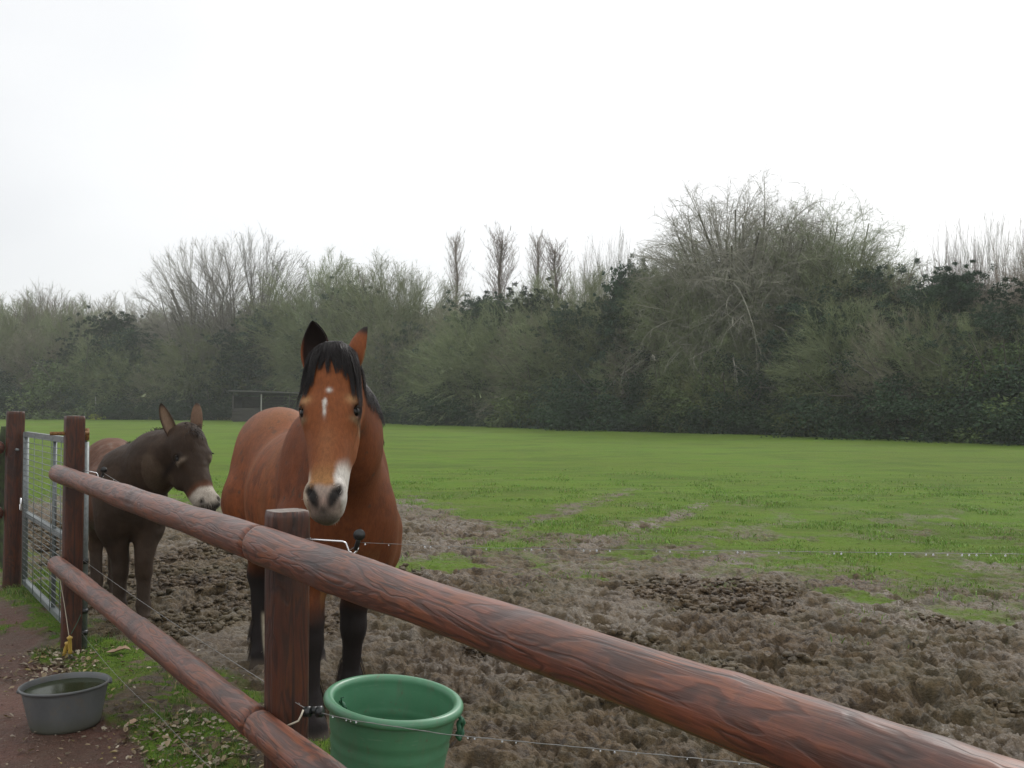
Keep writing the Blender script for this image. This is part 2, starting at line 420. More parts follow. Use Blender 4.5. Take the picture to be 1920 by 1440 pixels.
r = np.random.default_rng(7)
n = 150000
s_ = r.uniform(-1.1, 8.0, n); t_ = r.uniform(-1.2, 2.3, n)
x = FP[0] + FU[0] * s_ + FN[0] * t_; y = FP[1] + FU[1] * s_ + FN[1] * t_
Hs, ga, pth, _w, ve, g0 = ground_fields(x, y)
keep = (r.random(n) < ga ** 1.5 * 0.75) & (y > 1.5)
x, y, z = x[keep], y[keep], Hs[keep]
hn = 0.02 + 0.035 * sstep(-0.3, 0.5, fbm2(x, y, 3, 2, 95))
V, F, col = blades(x, y, z, hn, 0.0022, 1.3, 6, dry=0.2, base=(0.075, 0.14, 0.024))
tag(link('verge_grass', mesh_np('verge_grass', V, F, False, col), grass_mat), 'patchy tufts of grass and moss along the foot of the fence', 'grass', kind='stuff')

# trodden clods of mud lying on the churned ground
def clods(n, seed):
    x, y = scatter(n, 4.0, 15, -32, 32, seed); Hs, ga, pa, _w, ve, _g = ground_fields(x, y); r = np.random.default_rng(seed)
    k = (ga < .55) & (pa < .1) & (ve < .3) & (r.random(n) < (.3 + .7 * sstep(-.2, .4, fbm2(x, y, 1.5, 2, 120))) * (.15 + .85 * (1 - sstep(-0.3, 0.5, fbm2(x, y, 0.5, 2, 55)))) * (1 - .6 * sstep(9, 12, np.hypot(x, y)))) ; x, y, z = x[k], y[k], Hs[k]; n = len(x)
    g = (1 + 5 ** .5) / 2; iv = norm_(np.array([(-1, g, 0), (1, g, 0), (-1, -g, 0), (1, -g, 0), (0, -1, g), (0, 1, g), (0, -1, -g), (0, 1, -g), (g, 0, -1), (g, 0, 1), (-g, 0, -1), (-g, 0, 1)], float))
    fi = np.array([(0, 11, 5), (0, 5, 1), (0, 1, 7), (0, 7, 10), (0, 10, 11), (1, 5, 9), (5, 11, 4), (11, 10, 2), (10, 7, 6), (7, 1, 8), (3, 9, 4), (3, 4, 2), (3, 2, 6), (3, 6, 8), (3, 8, 9), (4, 9, 5), (2, 4, 11), (6, 2, 10), (8, 6, 7), (9, 8, 1)])
    s = (.007 + .026 * r.random(n) ** 2.2) * (1.25 - .5 * sstep(-0.3, 0.7, fbm2(x, y, 0.5, 2, 55))); sc = np.stack([s * r.uniform(.7, 1.6, n), s * r.uniform(.7, 1.6, n), s * r.uniform(.45, .9, n)], 1)
    V = iv[None] * sc[:, None] * r.uniform(.65, 1.25, (n, 12, 1)); a = r.uniform(0, 6.28, n); ca, sa = np.cos(a)[:, None], np.sin(a)[:, None]
    V = np.stack([V[..., 0] * ca - V[..., 1] * sa, V[..., 0] * sa + V[..., 1] * ca, V[..., 2]], -1) + np.stack([x, y, z + s * .15], 1)[:, None]
    return V.reshape(-1, 3), [(np.arange(n)[:, None, None] * 12 + fi[None]).reshape(-1, 3)]
def norm_(v): return v / np.linalg.norm(v, axis=-1, keepdims=True)
V, F = clods(80000, 44)
tag(link('mud_clods', mesh_np('mud_clods', V, F, True, np.zeros((len(V), 3))), ground_mat), 'small clods of mud thrown up over the churned ground', 'mud', kind='stuff')

# dead leaves, chips and small stones along the path edge ----------------------
def flakes(x, y, z, size, seed, pal, thick=0.0):
    r = np.random.default_rng(seed); n = len(x)
    az = r.uniform(0, 6.28, n); sx = size * r.uniform(0.5, 1.4, n); sy = sx * r.uniform(0.35, 0.8, n)
    tx, ty = r.normal(0, 0.28, n), r.normal(0, 0.28, n)
    a = np.arange(6) * math.pi / 3
    u = np.cos(a)[None] * sx[:, None] * r.uniform(.75, 1.2, (n, 6)); v = np.sin(a)[None] * sy[:, None] * r.uniform(.75, 1.2, (n, 6))
    X = u * np.cos(az)[:, None] - v * np.sin(az)[:, None]; Y = u * np.sin(az)[:, None] + v * np.cos(az)[:, None]
    Z = X * tx[:, None] + Y * ty[:, None] + np.abs(v) * 0.5
    V = np.stack([x[:, None] + X, y[:, None] + Y, z[:, None] + 0.012 + Z], -1)
    c0 = np.stack([x, y, z + 0.010], -1)[:, None]
    V = np.concatenate([V, c0], 1).reshape(-1, 3)
    k = np.arange(n)[:, None, None] * 7; t6 = np.stack([np.arange(6), (np.arange(6) + 1) % 6, np.full(6, 6)], -1)[None]
    pal = np.array(pal); c = pal[r.integers(0, len(pal), n)] * r.uniform(0.6, 1.25, (n, 1))
    return V, [(k + t6).reshape(-1, 3)], np.repeat(c, 7, axis=0)
m = M('dead_leaves'); m.fin(m.attr('Col').outputs['Color'], 0.6, spec=0.4); leaf_mat = m.m
pal = [(0.26, 0.20, 0.12), (0.30, 0.255, 0.18), (0.12, 0.08, 0.045), (0.24, 0.19, 0.07), (0.20, 0.15, 0.09), (0.42, 0.37, 0.28)]
def band(n, s0, s1, t0, ts, seed):
    r = np.random.default_rng(seed); s_ = r.uniform(s0, s1, n); t_ = r.normal(t0, ts, n)
    return FP[0] + FU[0] * s_ + FN[0] * t_, FP[1] + FU[1] * s_ + FN[1] * t_
xs, ys = [], []
for a in ((700, 0.75, 2.1, 0.16, 0.19, 1), (260, 0.5, 3.6, -0.05, 0.35, 2), (330, 3.2, 4.0, -0.12, 0.13, 3), (200, -0.5, 4.5, 0.5, 0.4, 4), (140, 0, 7, -1.0, 0.9, 5)):
    x, y = band(*a); xs.append(x); ys.append(y)
x, y = np.concatenate(xs), np.concatenate(ys); z = ground_fields(x, y)[0]
V, F, col = flakes(x, y, z, 0.015, 8, pal)
tag(link('leaf_litter', mesh_np('leaf_litter', V, F, False, col), leaf_mat), 'pale dead leaves and wood chips scattered along the path edge', 'leaf litter', kind='stuff')
# small stones on the path
x, y = band(2600, 0.2, 6.5, -0.9, 0.75, 9); k = fcoord(x, y)[1] < 0.1; x, y = x[k], y[k]; z = ground_fields(x, y)[0]
r = np.random.default_rng(10); n = len(x)
oct_ = np.array([[1, 0, 0], [0, 1, 0], [-1, 0, 0], [0, -1, 0], [0, 0, 0.8], [0, 0, -0.8]], float)
of = np.array([[0, 1, 4], [1, 2, 4], [2, 3, 4], [3, 0, 4], [1, 0, 5], [2, 1, 5], [3, 2, 5], [0, 3, 5]])
sz = r.uniform(0.0025, 0.008, n) * np.where(r.random(n) < .06, 1.7, 1)
V = (oct_[None] * sz[:, None, None] * r.uniform(0.6, 1.3, (n, 6, 1)) + np.stack([x, y, z + sz * .3], 1)[:, None]).reshape(-1, 3)
F = (np.arange(n)[:, None, None] * 6 + of[None]).reshape(-1, 3)
c = np.array([(0.17, 0.10, 0.075), (0.27, 0.22, 0.17), (0.11, 0.065, 0.05), (0.20, 0.15, 0.11)])[r.integers(0, 4, n)] * r.uniform(.7, 1.2, (n, 1))
tag(link('path_gravel', mesh_np('path_gravel', V, F, False, np.repeat(c, 6, axis=0)), leaf_mat), 'small loose stones on the red brown path', 'gravel', kind='stuff')
# one big curled leaf by the gate post
def big_leaf(px, d, size, ang, label):
    x, y = wpt(px, d), d
    u = np.linspace(-1, 1, 9)[:, None] * np.ones((1, 7)); v = np.linspace(-1, 1, 7)[None] * np.ones((9, 1))
    wdt = (1 - u ** 2) ** 0.6 * (0.62 + 0.12 * np.cos(u * 14))
    X = u * size; Y = v * wdt * size; Z = 0.35 * size * np.abs(v) ** 1.5 * wdt + 0.12 * size * np.sin(u * 3)
    V = np.stack([X, Y, Z], -1).reshape(-1, 3); ca, sa = math.cos(ang), math.sin(ang)
    V = np.stack([V[:, 0] * ca - V[:, 1] * sa, V[:, 0] * sa + V[:, 1] * ca, V[:, 2]], 1)
    i = np.arange(8)[:, None] * 7; j = np.arange(6)[None]
    F = np.stack([i + j, i + 7 + j, i + 8 + j, i + 1 + j], -1).reshape(-1, 4)
    c = np.array([[0.36, 0.24, 0.16]]) * (0.8 + 0.4 * np.abs(V[:, 1:2]) / size)
    o = link('dead_leaf', mesh_np('dead_leaf', V, F, True, c), leaf_mat, loc=(x, y, ground_h(x, y) + 0.02)); tag(o, label, 'leaf', 'large fallen leaves'); return o
big_leaf(227, 6.38, 0.075, 0.3, 'large curled brown leaf lying in the grass right of the gate post')
big_leaf(255, 4.95, 0.035, 1.0, 'small yellow leaf lying on the soil right of the grey tub')
# ------------------------------------------------------------------ wood, metal, plastic
def wood_mat(name, k=1.0, dark=0.5, gray=0.0, cw=0.25, sp_=.55):
    m = M(name)
    co = m.coord('Object', (1.1, 7.0, 7.0)); co1 = m.coord('Object')
    nn = m.noise(co, 1.9, 3, 0.5, 0.7)
    vo = m.n('ShaderNodeTexVoronoi', {'Vector': m.coord('Object', (2.6, 3.4, 3.4)), 'Scale': 1.25})
    kd = m.ramp(vo.outputs['Distance'], [(0.0, 1.0), (0.34, 0.0)])
    rings = m.math('SINE', m.math('MULTIPLY_ADD', nn, 50.0, m.math('MULTIPLY', kd, 16.0)))
    grain = m.ramp(m.math('MULTIPLY_ADD', rings, 0.5, 0.5), [(0.02, 0.0), (0.5, 1.0)])
    fine = m.noise(m.coord('Object', (3, 60, 60)), 2.0, 4, 0.6)
    patch = m.noise(m.coord('Object', (3.6, 7, 7)), 1.6, 5, 0.65, 1.2)
    base = m.mix(patch and m.ramp(patch, [(0.44, 0.0), (0.57, 1.0)]), (0.170 * k, 0.055 * k, 0.030 * k), (0.195 * k, 0.062 * k, 0.024 * k))
    base = m.mix(m.ramp(m.noise(co1, 5.5, 5, 0.6), [(0.46, 0.0), (0.66, 0.75)]), base, (0.060 * k, 0.034 * k, 0.030 * k))
    if gray: base = m.mix(gray, base, (0.13, 0.10, 0.085))
    dk = m.mix(0.75, base, (0.022, 0.014, 0.012))
    c = m.mix(m.math('SUBTRACT', 1.0, grain), base, dk) if dark else base
    c2 = m.mix(dark, base, c)
    c2 = m.mix(m.ramp(fine, [(0.35, 0.55), (0.6, 0.0)]), c2, (0.03, 0.014, 0.010))
    # knots
    crk = m.noise(m.coord('Object', (0.9, 34, 34)), 1.3, 3, .6, .4)
    c2 = m.mix(m.ramp(crk, [(0.60, 0.0), (0.66, 0.85)]), c2, (0.016, 0.011, 0.010))
    c2 = m.mix(m.ramp(m.noise(co1, 26, 5, .7), [(.55, 0.0), (.72, .5)]), c2, (0.05, 0.03, 0.026))
    c2 = m.mix(m.ramp(m.math('ADD', vo.outputs['Distance'], m.math('MULTIPLY', m.noise(co1, 14, 4, .6), .16)), [(0.11, 0.9), (0.27, 0.0)]), c2, (0.030, 0.017, 0.014))
    hgt = m.math('ADD', m.math('MULTIPLY', grain, 0.6), fine)
    m.bump(hgt, 0.45, 0.004)
    rg = m.math('MULTIPLY_ADD', patch, 0.3, 0.30)
    return m.fin(c2, rg, spec=sp_, Coat_Weight=cw, Coat_Roughness=0.45)
rail_mat = wood_mat('stained_rail_wood', 1.12, 0.80, 0.0, 0.25, .45)
post_mat = wood_mat('stained_post_wood', 0.50, 0.85, 0.0, 0.08, .35)
end_mat = M('sawn_post_end'); end_mat = end_mat.fin(end_mat.ramp(end_mat.noise(end_mat.coord(), 60, 4), [(0.3, (0.10, 0.075, 0.06)), (0.7, (0.24, 0.20, 0.17))]), 0.5)
mg = M('galvanised_steel'); galv = mg.fin(mg.ramp(mg.noise(mg.coord(), 35, 4, 0.6), [(0.3, (0.13, 0.15, 0.15)), (0.7, (0.24, 0.265, 0.265))]), 0.5, 0.35)
mg = M('wire_steel'); wire_mat = mg.fin((0.30, 0.30, 0.29), 0.45, 0.6)
mg = M('bright_steel'); rod_mat = mg.fin((0.75, 0.75, 0.76), 0.22, 0.9)
mg = M('black_plastic'); black_pl = mg.fin((0.012, 0.014, 0.014), 0.35)
mg = M('rusty_steel'); rust = mg.fin(mg.ramp(mg.noise(mg.coord(), 120, 4), [(0.35, (0.09, 0.035, 0.012)), (0.65, (0.30, 0.15, 0.035))]), 0.7)
mg = M('yellow_plastic'); yel = mg.fin((0.42, 0.28, 0.05), 0.45)
mg = M('pale_cord'); cordm = mg.fin((0.55, 0.50, 0.40), 0.7)
mg = M('green_cord'); gcord = mg.fin((0.04, 0.13, 0.09), 0.6)
mg = M('water_drop'); dropm = mg.fin((0.95, 0.97, 1.0), 0.02, spec=1.0, Transmission_Weight=0.6, IOR=1.33)

def rail(name, parent, s0, s1, z, r0, r1, seed, dome0=False, dome1=False, off=-0.093, z1=None):
    """a turned pole along the fence; local X runs along the pole"""
    x0, y0 = fline(s0, off); x1, y1 = fline(s1, off)
    L = math.hypot(x1 - x0, y1 - y0); n = int(L / 0.02); sides = 40
    t = np.linspace(0, 1, n); u = t * L
    R = r0 + (r1 - r0) * t + 0.0022 * np.sin(u * 3.1 + seed) + 0.0015 * np.sin(u * 8.3 + seed * 2)
    rs = np.random.default_rng(seed); kn = [(rs.uniform(0, L), rs.uniform(0, 6.28)) for _ in range(int(L * 3))]
    for a, dm in ((u, dome0), (L - u, dome1)):
        if dm: R = R * np.sqrt(np.clip(1 - ((0.045 - np.clip(a, 0, 0.045)) / 0.047) ** 2, 0.0, 1)) ** 0.8
        else: R = R - 0.008 * (1 - sstep(0, 0.016, a))
    th = np.arange(sides) * 2 * math.pi / sides
    U, TH = np.meshgrid(u, th, indexing='ij'); RR_ = np.repeat(R[:, None], sides, 1)
    for a, b in kn:      # knots: low swellings with a dimple
        dd = np.hypot((U - a), ((TH - b + math.pi) % (2 * math.pi) - math.pi) * r0)
        RR_ = RR_ + 0.0045 * np.exp(-(dd / 0.035) ** 2) - 0.004 * np.exp(-(dd / 0.010) ** 2)
    P3 = np.stack([U.ravel() * 2.2, np.cos(TH).ravel() * 1.3, np.sin(TH).ravel() * 1.3 + seed], 1)
    RR_ = RR_ + (0.0018 * fbm3(P3, 2.2, 3, seed)).reshape(RR_.shape)
    # a few long drying cracks
    for _ in range(3):
        a = rs.uniform(0, L); b = rs.uniform(0, 6.28); w_ = rs.uniform(0.15, 0.5)
        dth = np.abs((TH - b - 0.1 * np.sin(U * 6) + math.pi) % (2 * math.pi) - math.pi)
        RR_ = RR_ - 0.005 * np.exp(-(dth / 0.07) ** 2) * np.exp(-((U - a) / w_) ** 4)
    V = np.stack([U, RR_ * np.cos(TH), RR_ * np.sin(TH)], -1).reshape(-1, 3)
    V = np.concatenate([V, [[0, 0, 0], [L, 0, 0]]])
    i = np.arange(n - 1)[:, None] * sides; j = np.arange(sides)[None]; jn = (j + 1) % sides
    Q = np.stack([i + j, i + jn, i + sides + jn, i + sides + j], -1).reshape(-1, 4)
    jj = np.arange(sides); j2 = (jj + 1) % sides; c0 = n * sides
    T = np.concatenate([np.stack([np.full(sides, c0), j2, jj], -1), np.stack([np.full(sides, c0 + 1), (n - 1) * sides + jj, (n - 1) * sides + j2], -1)])
    o = link(name, mesh_np(name, V, [Q, T]), rail_mat, parent)
    o.location = (x0, y0, z); o.rotation_euler = (0, -math.atan(((z if z1 is None else z1) - z) / L), math.atan2(y1 - y0, x1 - x0)); return o
def post(name, parent, s, off, z0, z1, half, seed, lean=0.0, round_=0.35):
    """squared post with softened corners; local X runs up the post"""
    L = z1 - z0; n = int(L / 0.02); sides = 44; th = np.arange(sides) * 2 * math.pi / sides
    sq = 1 / np.maximum(np.abs(np.cos(th)), np.abs(np.sin(th))); rad = half * (sq * (1 - round_) + round_ * 1.08)
    u = np.linspace(0, L, n); U, TH = np.meshgrid(u, th, indexing='ij'); R = np.repeat(rad[None], n, 0)
    rs = np.random.default_rng(seed)
    for _ in range(9):
        a = rs.uniform(0, L); b = rs.uniform(0, 6.28); w_ = rs.uniform(0.2, 0.8); dp = rs.uniform(0.003, 0.009)
        dth = np.abs((TH - b - 0.06 * np.sin(U * 5 + b) + math.pi) % (2 * math.pi) - math.pi)
        R = R - dp * np.exp(-(dth / 0.06) ** 2) * np.exp(-((U - a) / w_) ** 4)
    P3 = np.stack([U.ravel() * 0.8, np.cos(TH).ravel() * 1.5 + seed, np.sin(TH).ravel() * 1.5], 1)
    R = R + (0.0035 * fbm3(P3, 2.5, 4, seed)).reshape(R.shape)
    R[-1] -= 0.004
    V = np.stack([U, R * np.cos(TH), R * np.sin(TH)], -1).reshape(-1, 3)
    V = np.concatenate([V, [[L + 0.002, 0, 0]]])
    i = np.arange(n - 1)[:, None] * sides; j = np.arange(sides)[None]; jn = (j + 1) % sides
    Q = np.stack([i + j, i + jn, i + sides + jn, i + sides + j], -1).reshape(-1, 4)
    jj = np.arange(sides); T = np.stack([np.full(sides, n * sides), (n - 1) * sides + jj, (n - 1) * sides + (jj + 1) % sides], -1)
    me = mesh_np(name, V, [Q, T], mats=[post_mat, end_mat])
    mi = np.zeros(len(me.polygons), np.int32); mi[len(Q):] = 1; me.polygons.foreach_set('material_index', mi)
    sm = np.ones(len(me.polygons), bool); sm[len(Q):] = False; me.polygons.foreach_set('use_smooth', sm)
    o = link(name, me, None, parent)
    x, y = fline(s, off)
    az = math.atan2(FU[1], FU[0])
    o.matrix_world = Matrix.Translation((x, y, z0)) @ Matrix.Rotation(az, 4, 'Z') @ Matrix.Rotation(lean, 4, 'X') @ Matrix.Rotation(-math.pi / 2, 4, 'Y')
    return o

# right hand fence: three posts, four poles
fx, fy = fline(0)
f1 = empty('wooden_fence'); tag(f1, 'red brown round-pole fence with two rails running past the horse towards the viewer', 'fence')
S_G, S_L = 3.81, 6.67
post('post', f1, 0.0, 0.0, -0.5, 1.247, 0.0615, 3)
post('post', f1, S_G, 0.0, -0.5, 1.532, 0.0600, 8, 0.006)
post('post', f1, -3.86, 0.0, -0.5, 1.25, 0.0610, 12)
rail('rail', f1, 0.014, S_G - 0.01, 1.144, 0.0590, 0.0545, 21, dome1=True, z1=1.166)
rail('rail', f1, -3.95, 0.006, 1.116, 0.0475, 0.0600, 22, z1=1.142)
rail('rail', f1, 0.014, S_G + 0.01, 0.566, 0.0535, 0.0530, 23, dome1=True, z1=0.588)
rail('rail', f1, -3.95, 0.006, 0.548, 0.0470, 0.0560, 24, z1=0.563)
f2 = empty('wooden_fence'); tag(f2, 'dark weathered pole fence continuing left beyond the wire mesh gate', 'fence')
post('post', f2, S_L, 0.0, -0.5, 1.555, 0.071, 31, 0.01, 0.6)
post('post', f2, 9.6, 0.0, -0.5, 1.45, 0.071, 32, 0.01, 0.6)
rail('rail', f2, S_L - 0.02, 9.7, 1.235, 0.062, 0.06, 33, off=-0.125)
rail('rail', f2, S_L - 0.02, 9.7, 0.66, 0.062, 0.06, 34, off=-0.125)

# mossy old stake behind the far left post
mm = M('mossy_bark'); moss = mm.fin(mm.ramp(mm.noise(mm.coord(), 14, 5, 0.6), [(0.35, (0.018, 0.016, 0.012)), (0.6, (0.035, 0.055, 0.016)), (0.8, (0.075, 0.11, 0.02))]), 0.85)
st = [(wpt(2, 9.9) - 0.06 + 0.10 * t - 0.02 * math.sin(t * 4), 9.9, -0.2 + 1.6 * t) for t in np.linspace(0, 1, 12)]
V, F = tube_np(st, np.linspace(0.11, 0.045, 12), 12); V[:, :3] += 0.01 * fbm3(V, 9, 3, 4)[:, None]
tag(link('tree_stump', mesh_np('tree_stump', V, F), moss), 'dark mossy tapering stump behind the leftmost fence post', 'tree stump')

# ---- galvanised mesh gate
def gp(s, z, off=0.09): x, y = fline(s, off); return (x, y, z)
gs0, gs1, gz0, gz1, gzm = 3.895, 6.54, 0.045, 1.375, 0.66
gate = empty('mesh_gate'); tag(gate, 'grey galvanised gate with welded wire mesh hung between two posts', 'gate')
V, F = join_np([tube_np([gp(gs0, -0.02), gp(gs0, 1.36)], 0.026, 14), tube_np([gp(gs1, gz0), gp(gs1, gz1)], 0.024, 12)])
tube('upright', [gp(gs0, -0.02), gp(gs0, 1.36)], 0.027, galv, gate, 14)
tube('upright', [gp(gs1, gz0), gp(gs1, gz1)], 0.024, galv, gate, 12)
tube('upright', [gp(5.05, gz0), gp(5.05, gz1)], 0.017, galv, gate, 4, ang0=math.pi / 4)
fr_ = [FU[0], FU[1]]
Rf = np.array([[FU[0], -FU[1], 0], [FU[1], FU[0], 0], [0, 0, 1]])
for z, h in ((gz1 - 0.02, 0.045), (gzm, 0.04), (gz0 + 0.02, 0.045)):
    c = np.array(gp((gs0 + gs1) / 2, z)); box('crossbar', c, (gs1 - gs0 - 0.03, 0.035, h), galv, gate, Rf)
nh = 27
wl = gs1 - gs0 - 0.04; x0, y0 = fline(gs0 + 0.02, 0.069)
mh = None
for k in range(nh):
    z = 0.085 + k * (1.30 / nh)
    if mh is None:
        V, F = tube_np([(0, 0, 0), (wl * FU[0], wl * FU[1], 0)], 0.0032, 5); mh = mesh_np('mesh_wire', V, F)
    o = link('mesh_wire', mh, galv, gate); o.location = (x0, y0, z)
mv = None
for k in range(6):
    s = gs0 + 0.3 + k * 0.42
    if mv is None:
        V, F = tube_np([(0, 0, 0), (0, 0, 1.30)], 0.0028, 5); mv = mesh_np('mesh_wire', V, F)
    x, y = fline(s, 0.0625); o = link('mesh_wire', mv, galv, gate); o.location = (x, y, 0.06)
# hinge eye bolt through the gate post, latch and bolt on the left post
def fp3(s, off, z): x, y = fline(s, off); return (x, y, z)
tube('hinge_bolt', [fp3(S_G - 0.0, -0.135, 1.42), fp3(S_G, 0.10, 1.42)], 0.012, rust, gate, 8)
tube('hinge_eye', [fp3(gs0 + 0.0, 0.09, 1.37), fp3(gs0, 0.09, 1.45)], 0.027, rust, gate, 10)
tube('latch_bolt', [fp3(S_L - 0.16, 0.02, 1.22), fp3(S_L - 0.02, 0.02, 1.22)], 0.012, galv, gate, 8)
P = [fp3(gs1 - 0.05 + 0.028 * math.cos(a), 0.045, 0.745 + 0.055 * math.sin(a)) for a in np.linspace(0, 6.28, 17)]
tube('latch_ring', P, 0.007, rod_mat, gate, 6)
for z in (0.98, 0.24, 0.10):
    o = tube('wire_clamp', [fp3(gs0 - 0.012, 0.085, z - 0.016 + 0.55 - 0.12 if z == 0.98 else z), fp3(gs0 - 0.012, 0.085, z + 0.016 + 0.55 - 0.12 if z == 0.98 else z + 0.03)], 0.034, black_pl, gate, 10)
    if z == 0.98: o.location.z = -0.83

# yellow gate handles hanging from cords at the foot of the gate post
def handle(px, d, z0, z1, lean, label, xtop, ztop):
    x = wpt(px, d); h = empty('gate_handle', (x, d, z0)); tag(h, label, 'gate handle', 'yellow electric gate handles')
    L = z1 - z0
    prof = [(0.0, 0), (0.011, 0.004), (0.013, 0.02), (0.0105, 0.03), (0.0125, L * .5), (0.0105, L - 0.03), (0.017, L - 0.02), (0.017, L - 0.014), (0.008, L - 0.008), (0.0, L)]
    V, F = lathe_np(prof, 14); g = link('grip', mesh_np('grip', V, F), yel, h); g.rotation_euler = (0.15, lean, 0)
    tip = Vector((math.sin(lean) * L, 0, L * math.cos(lean)))
    P = [tip + Vector((xtop - tip.x - x if False else (xtop - tip.x) * t, 0.01 * math.sin(t * 3), (ztop - z0 - tip.z) * t)) for t in np.linspace(0, 1, 10)]
    tube('cord', [tuple(p) for p in P], 0.0022, gcord if lean < 0.1 else cordm, h, 5)
    P = [Vector((0.012 * math.sin(a), 0.0, -0.014 + 0.014 * math.cos(a))) for a in np.linspace(0, 6.28, 12)]
    tube('hook', [tuple(p) for p in P], 0.0025, wire_mat, h, 5)
handle(124, 6.28, 0.025, 0.135, 0.35, 'left yellow handle leaning at the foot of the gate post', -0.05, 0.62)
handle(137, 6.26, 0.045, 0.17, 0.02, 'right yellow handle hanging on a green cord at the gate post', 0.062, 0.29)

# ---- electric fence insulators and wires
def insulator(base, tip, ring_r, label, hook=True):
    o = empty('insulator', base); tag(o, label, 'insulator', 'electric fence insulators')
    b = Vector(base); t = Vector(tip) - b
    P = [Vector((0, 0, 0)), t * 0.5, t * 0.86]
    if hook:
        P += [t * 0.93 + Vector((0, 0, -0.004)), t + Vector((0.0, 0, -0.03)), t + Vector((0.014, 0, -0.040)), t + Vector((0.026, 0, -0.030)), t + Vector((0.03, 0, -0.018))]
    else: P += [t]
    tube('rod', [tuple(p) for p in P], 0.0034, rod_mat, o, 8)
    c = t + Vector((0.034, 0, 0.022))
    # ribbed black reel on the end of the rod
    prof = [(0.0, -0.014), (ring_r, -0.014), (ring_r * 1.02, -0.009), (ring_r * .7, -0.006), (ring_r * .7, 0.004), (ring_r, 0.008), (ring_r * 0.98, 0.013), (0.0, 0.015)]
    V, F = lathe_np(prof, 20); r_ = link('reel', mesh_np('reel', V, F), black_pl, o); r_.location = c; r_.rotation_euler = (math.radians(80), 0, 0.25)
    tube('clip', [tuple(t + Vector((0.022, 0, -0.026))), tuple(t + Vector((0.030, 0, 0.0))), tuple(c)], 0.008, black_pl, o, 8)
    return b + c
pi = (wpt(573, 3.22), 3.22, 1.58 - (1010 - 766) / FPX * 3.22)
q1 = (wpt(655, 3.22), 3.22, 1.58 - (1015 - 766) / FPX * 3.22)
r1 = insulator(pi, q1, 0.0185, 'black reel insulator on a bright rod at the top of the centre post')
pg = (wpt(157, 6.4), 6.4, 1.185); qg = (wpt(186, 6.4), 6.4, 1.165)
r2 = insulator(pg, qg, 0.019, 'black reel insulator on a bent rod beside the gate post')
pl_ = (wpt(574, 3.2), 3.2, 1.58 - (1330 - 766) / FPX * 3.2); ql = (wpt(582, 3.15), 3.15, 1.58 - (1338 - 766) / FPX * 3.15)
o = empty('insulator', pl_); tag(o, 'knobbly black insulator low on the centre post beside the green bucket', 'insulator', 'electric fence insulators')
for k, (dx, dz, rr_, ln) in enumerate(((0.0, 0, .017, .02), (0.022, 0.004, .012, .018), (0.040, 0.0, .018, .018))):
    V, F = tube_np([(dx, 0, dz), (dx + ln, -0.004, dz + 0.002)], rr_, 12); link('rib', mesh_np('rib', V, F), black_pl, o)
P = [(-0.052, -0.03, -0.036), (-0.03, -0.035, -0.026), (-0.012, -0.035, -0.018), (-0.004, -0.03, -0.002), (0.0, -0.02, 0.012)]
tube('cord', P, 0.0032, cordm, o, 6)
tube('rod', [(-0.03, 0.0, 0.03), (0.03, -0.01, 0.0)], 0.0015, wire_mat, o, 5)

def wire(label, P, r=0.0016, sag=0.01, drops=0, seed=1, group='electric fence wires'):
    """twisted wire through the points P; a second strand winds round it; drops hang below"""
    pts = []
    for a, b in zip(P[:-1], P[1:]):
        a, b = np.array(a), np.array(b); L = np.linalg.norm(b - a); n = max(4, int(L / 0.02))
        for t in np.linspace(0, 1, n, endpoint=False):
            p = a + (b - a) * t; p[2] -= sag * 4 * t * (1 - t); pts.append(p)
    pts.append(np.array(P[-1], float)); pts = np.array(pts)
    o = empty('fence_wire'); tag(o, label, 'wire', group)
    tube('strand', pts, r * 0.8, wire_mat, o, 5)
    k = np.arange(len(pts)); tw = pts + r * 1.1 * np.stack([np.cos(k * 1.3), 0 * k, np.sin(k * 1.3)], 1)
    tube('strand', tw, r * 0.55, wire_mat, o, 4)
    rs = np.random.default_rng(seed)
    if drops:
        V, F = lathe_np([(0, -0.0042), (0.0026, -0.0028), (0.003, -0.0005), (0.0015, 0.002), (0, 0.003)], 8); dm = mesh_np('water_drop', V, F)
        for q in rs.uniform(0.01, 0.99, drops):
            p = pts[int(q * (len(pts) - 1))]; dr = link('water_drop', dm, dropm, o); dr.location = (p[0], p[1], p[2] - 0.004); dr.scale = [rs.uniform(.6, 1.1)] * 3
    return o
def hp(px, py, d): return (wpt(px, d), d, CAMZ - (py - 766) / FPX * d)
wire('upper wire with water drops running right from the centre post insulator', [tuple(r1 + Vector((0, 0, -0.024))), hp(900, 1026, 3.12), hp(1484, 1033, 3.0), hp(2300, 1042, 2.85)], 0.0007, 0.0, 46, 3)
wire('upper wire stretched from the gate post to the centre post', [tuple(r2 + Vector((0, 0, -0.02))), tuple(r1 + Vector((-0.18, 0.05, 0.0))), tuple(r1 + Vector((0, 0, -0.02)))], 0.0013, 0.06, 14, 4)
li = (pl_[0] + 0.05, pl_[1] - 0.01, pl_[2])
wire('lower wire crossing in front of the green bucket', [li, hp(660, 1345, 3.1), hp(840, 1372, 2.95), hp(1410, 1426, 2.8), hp(2200, 1490, 2.5)], 0.0014, 0.0, 30, 5)
wire('lower wire stretched from the gate to the centre post', [fp3(gs0, 0.07, 0.60), (pl_[0] - 0.02, pl_[1] + 0.02, pl_[2] + 0.02)], 0.0013, 0.015, 0, 6)
wire('thin slack wire trailing low over the verge below the lower rail', [fp3(gs0, 0.07, 0.13), fp3(1.9, 0.07, 0.09), fp3(0.06, 0.06, 0.16)], 0.0012, 0.03, 0, 7)

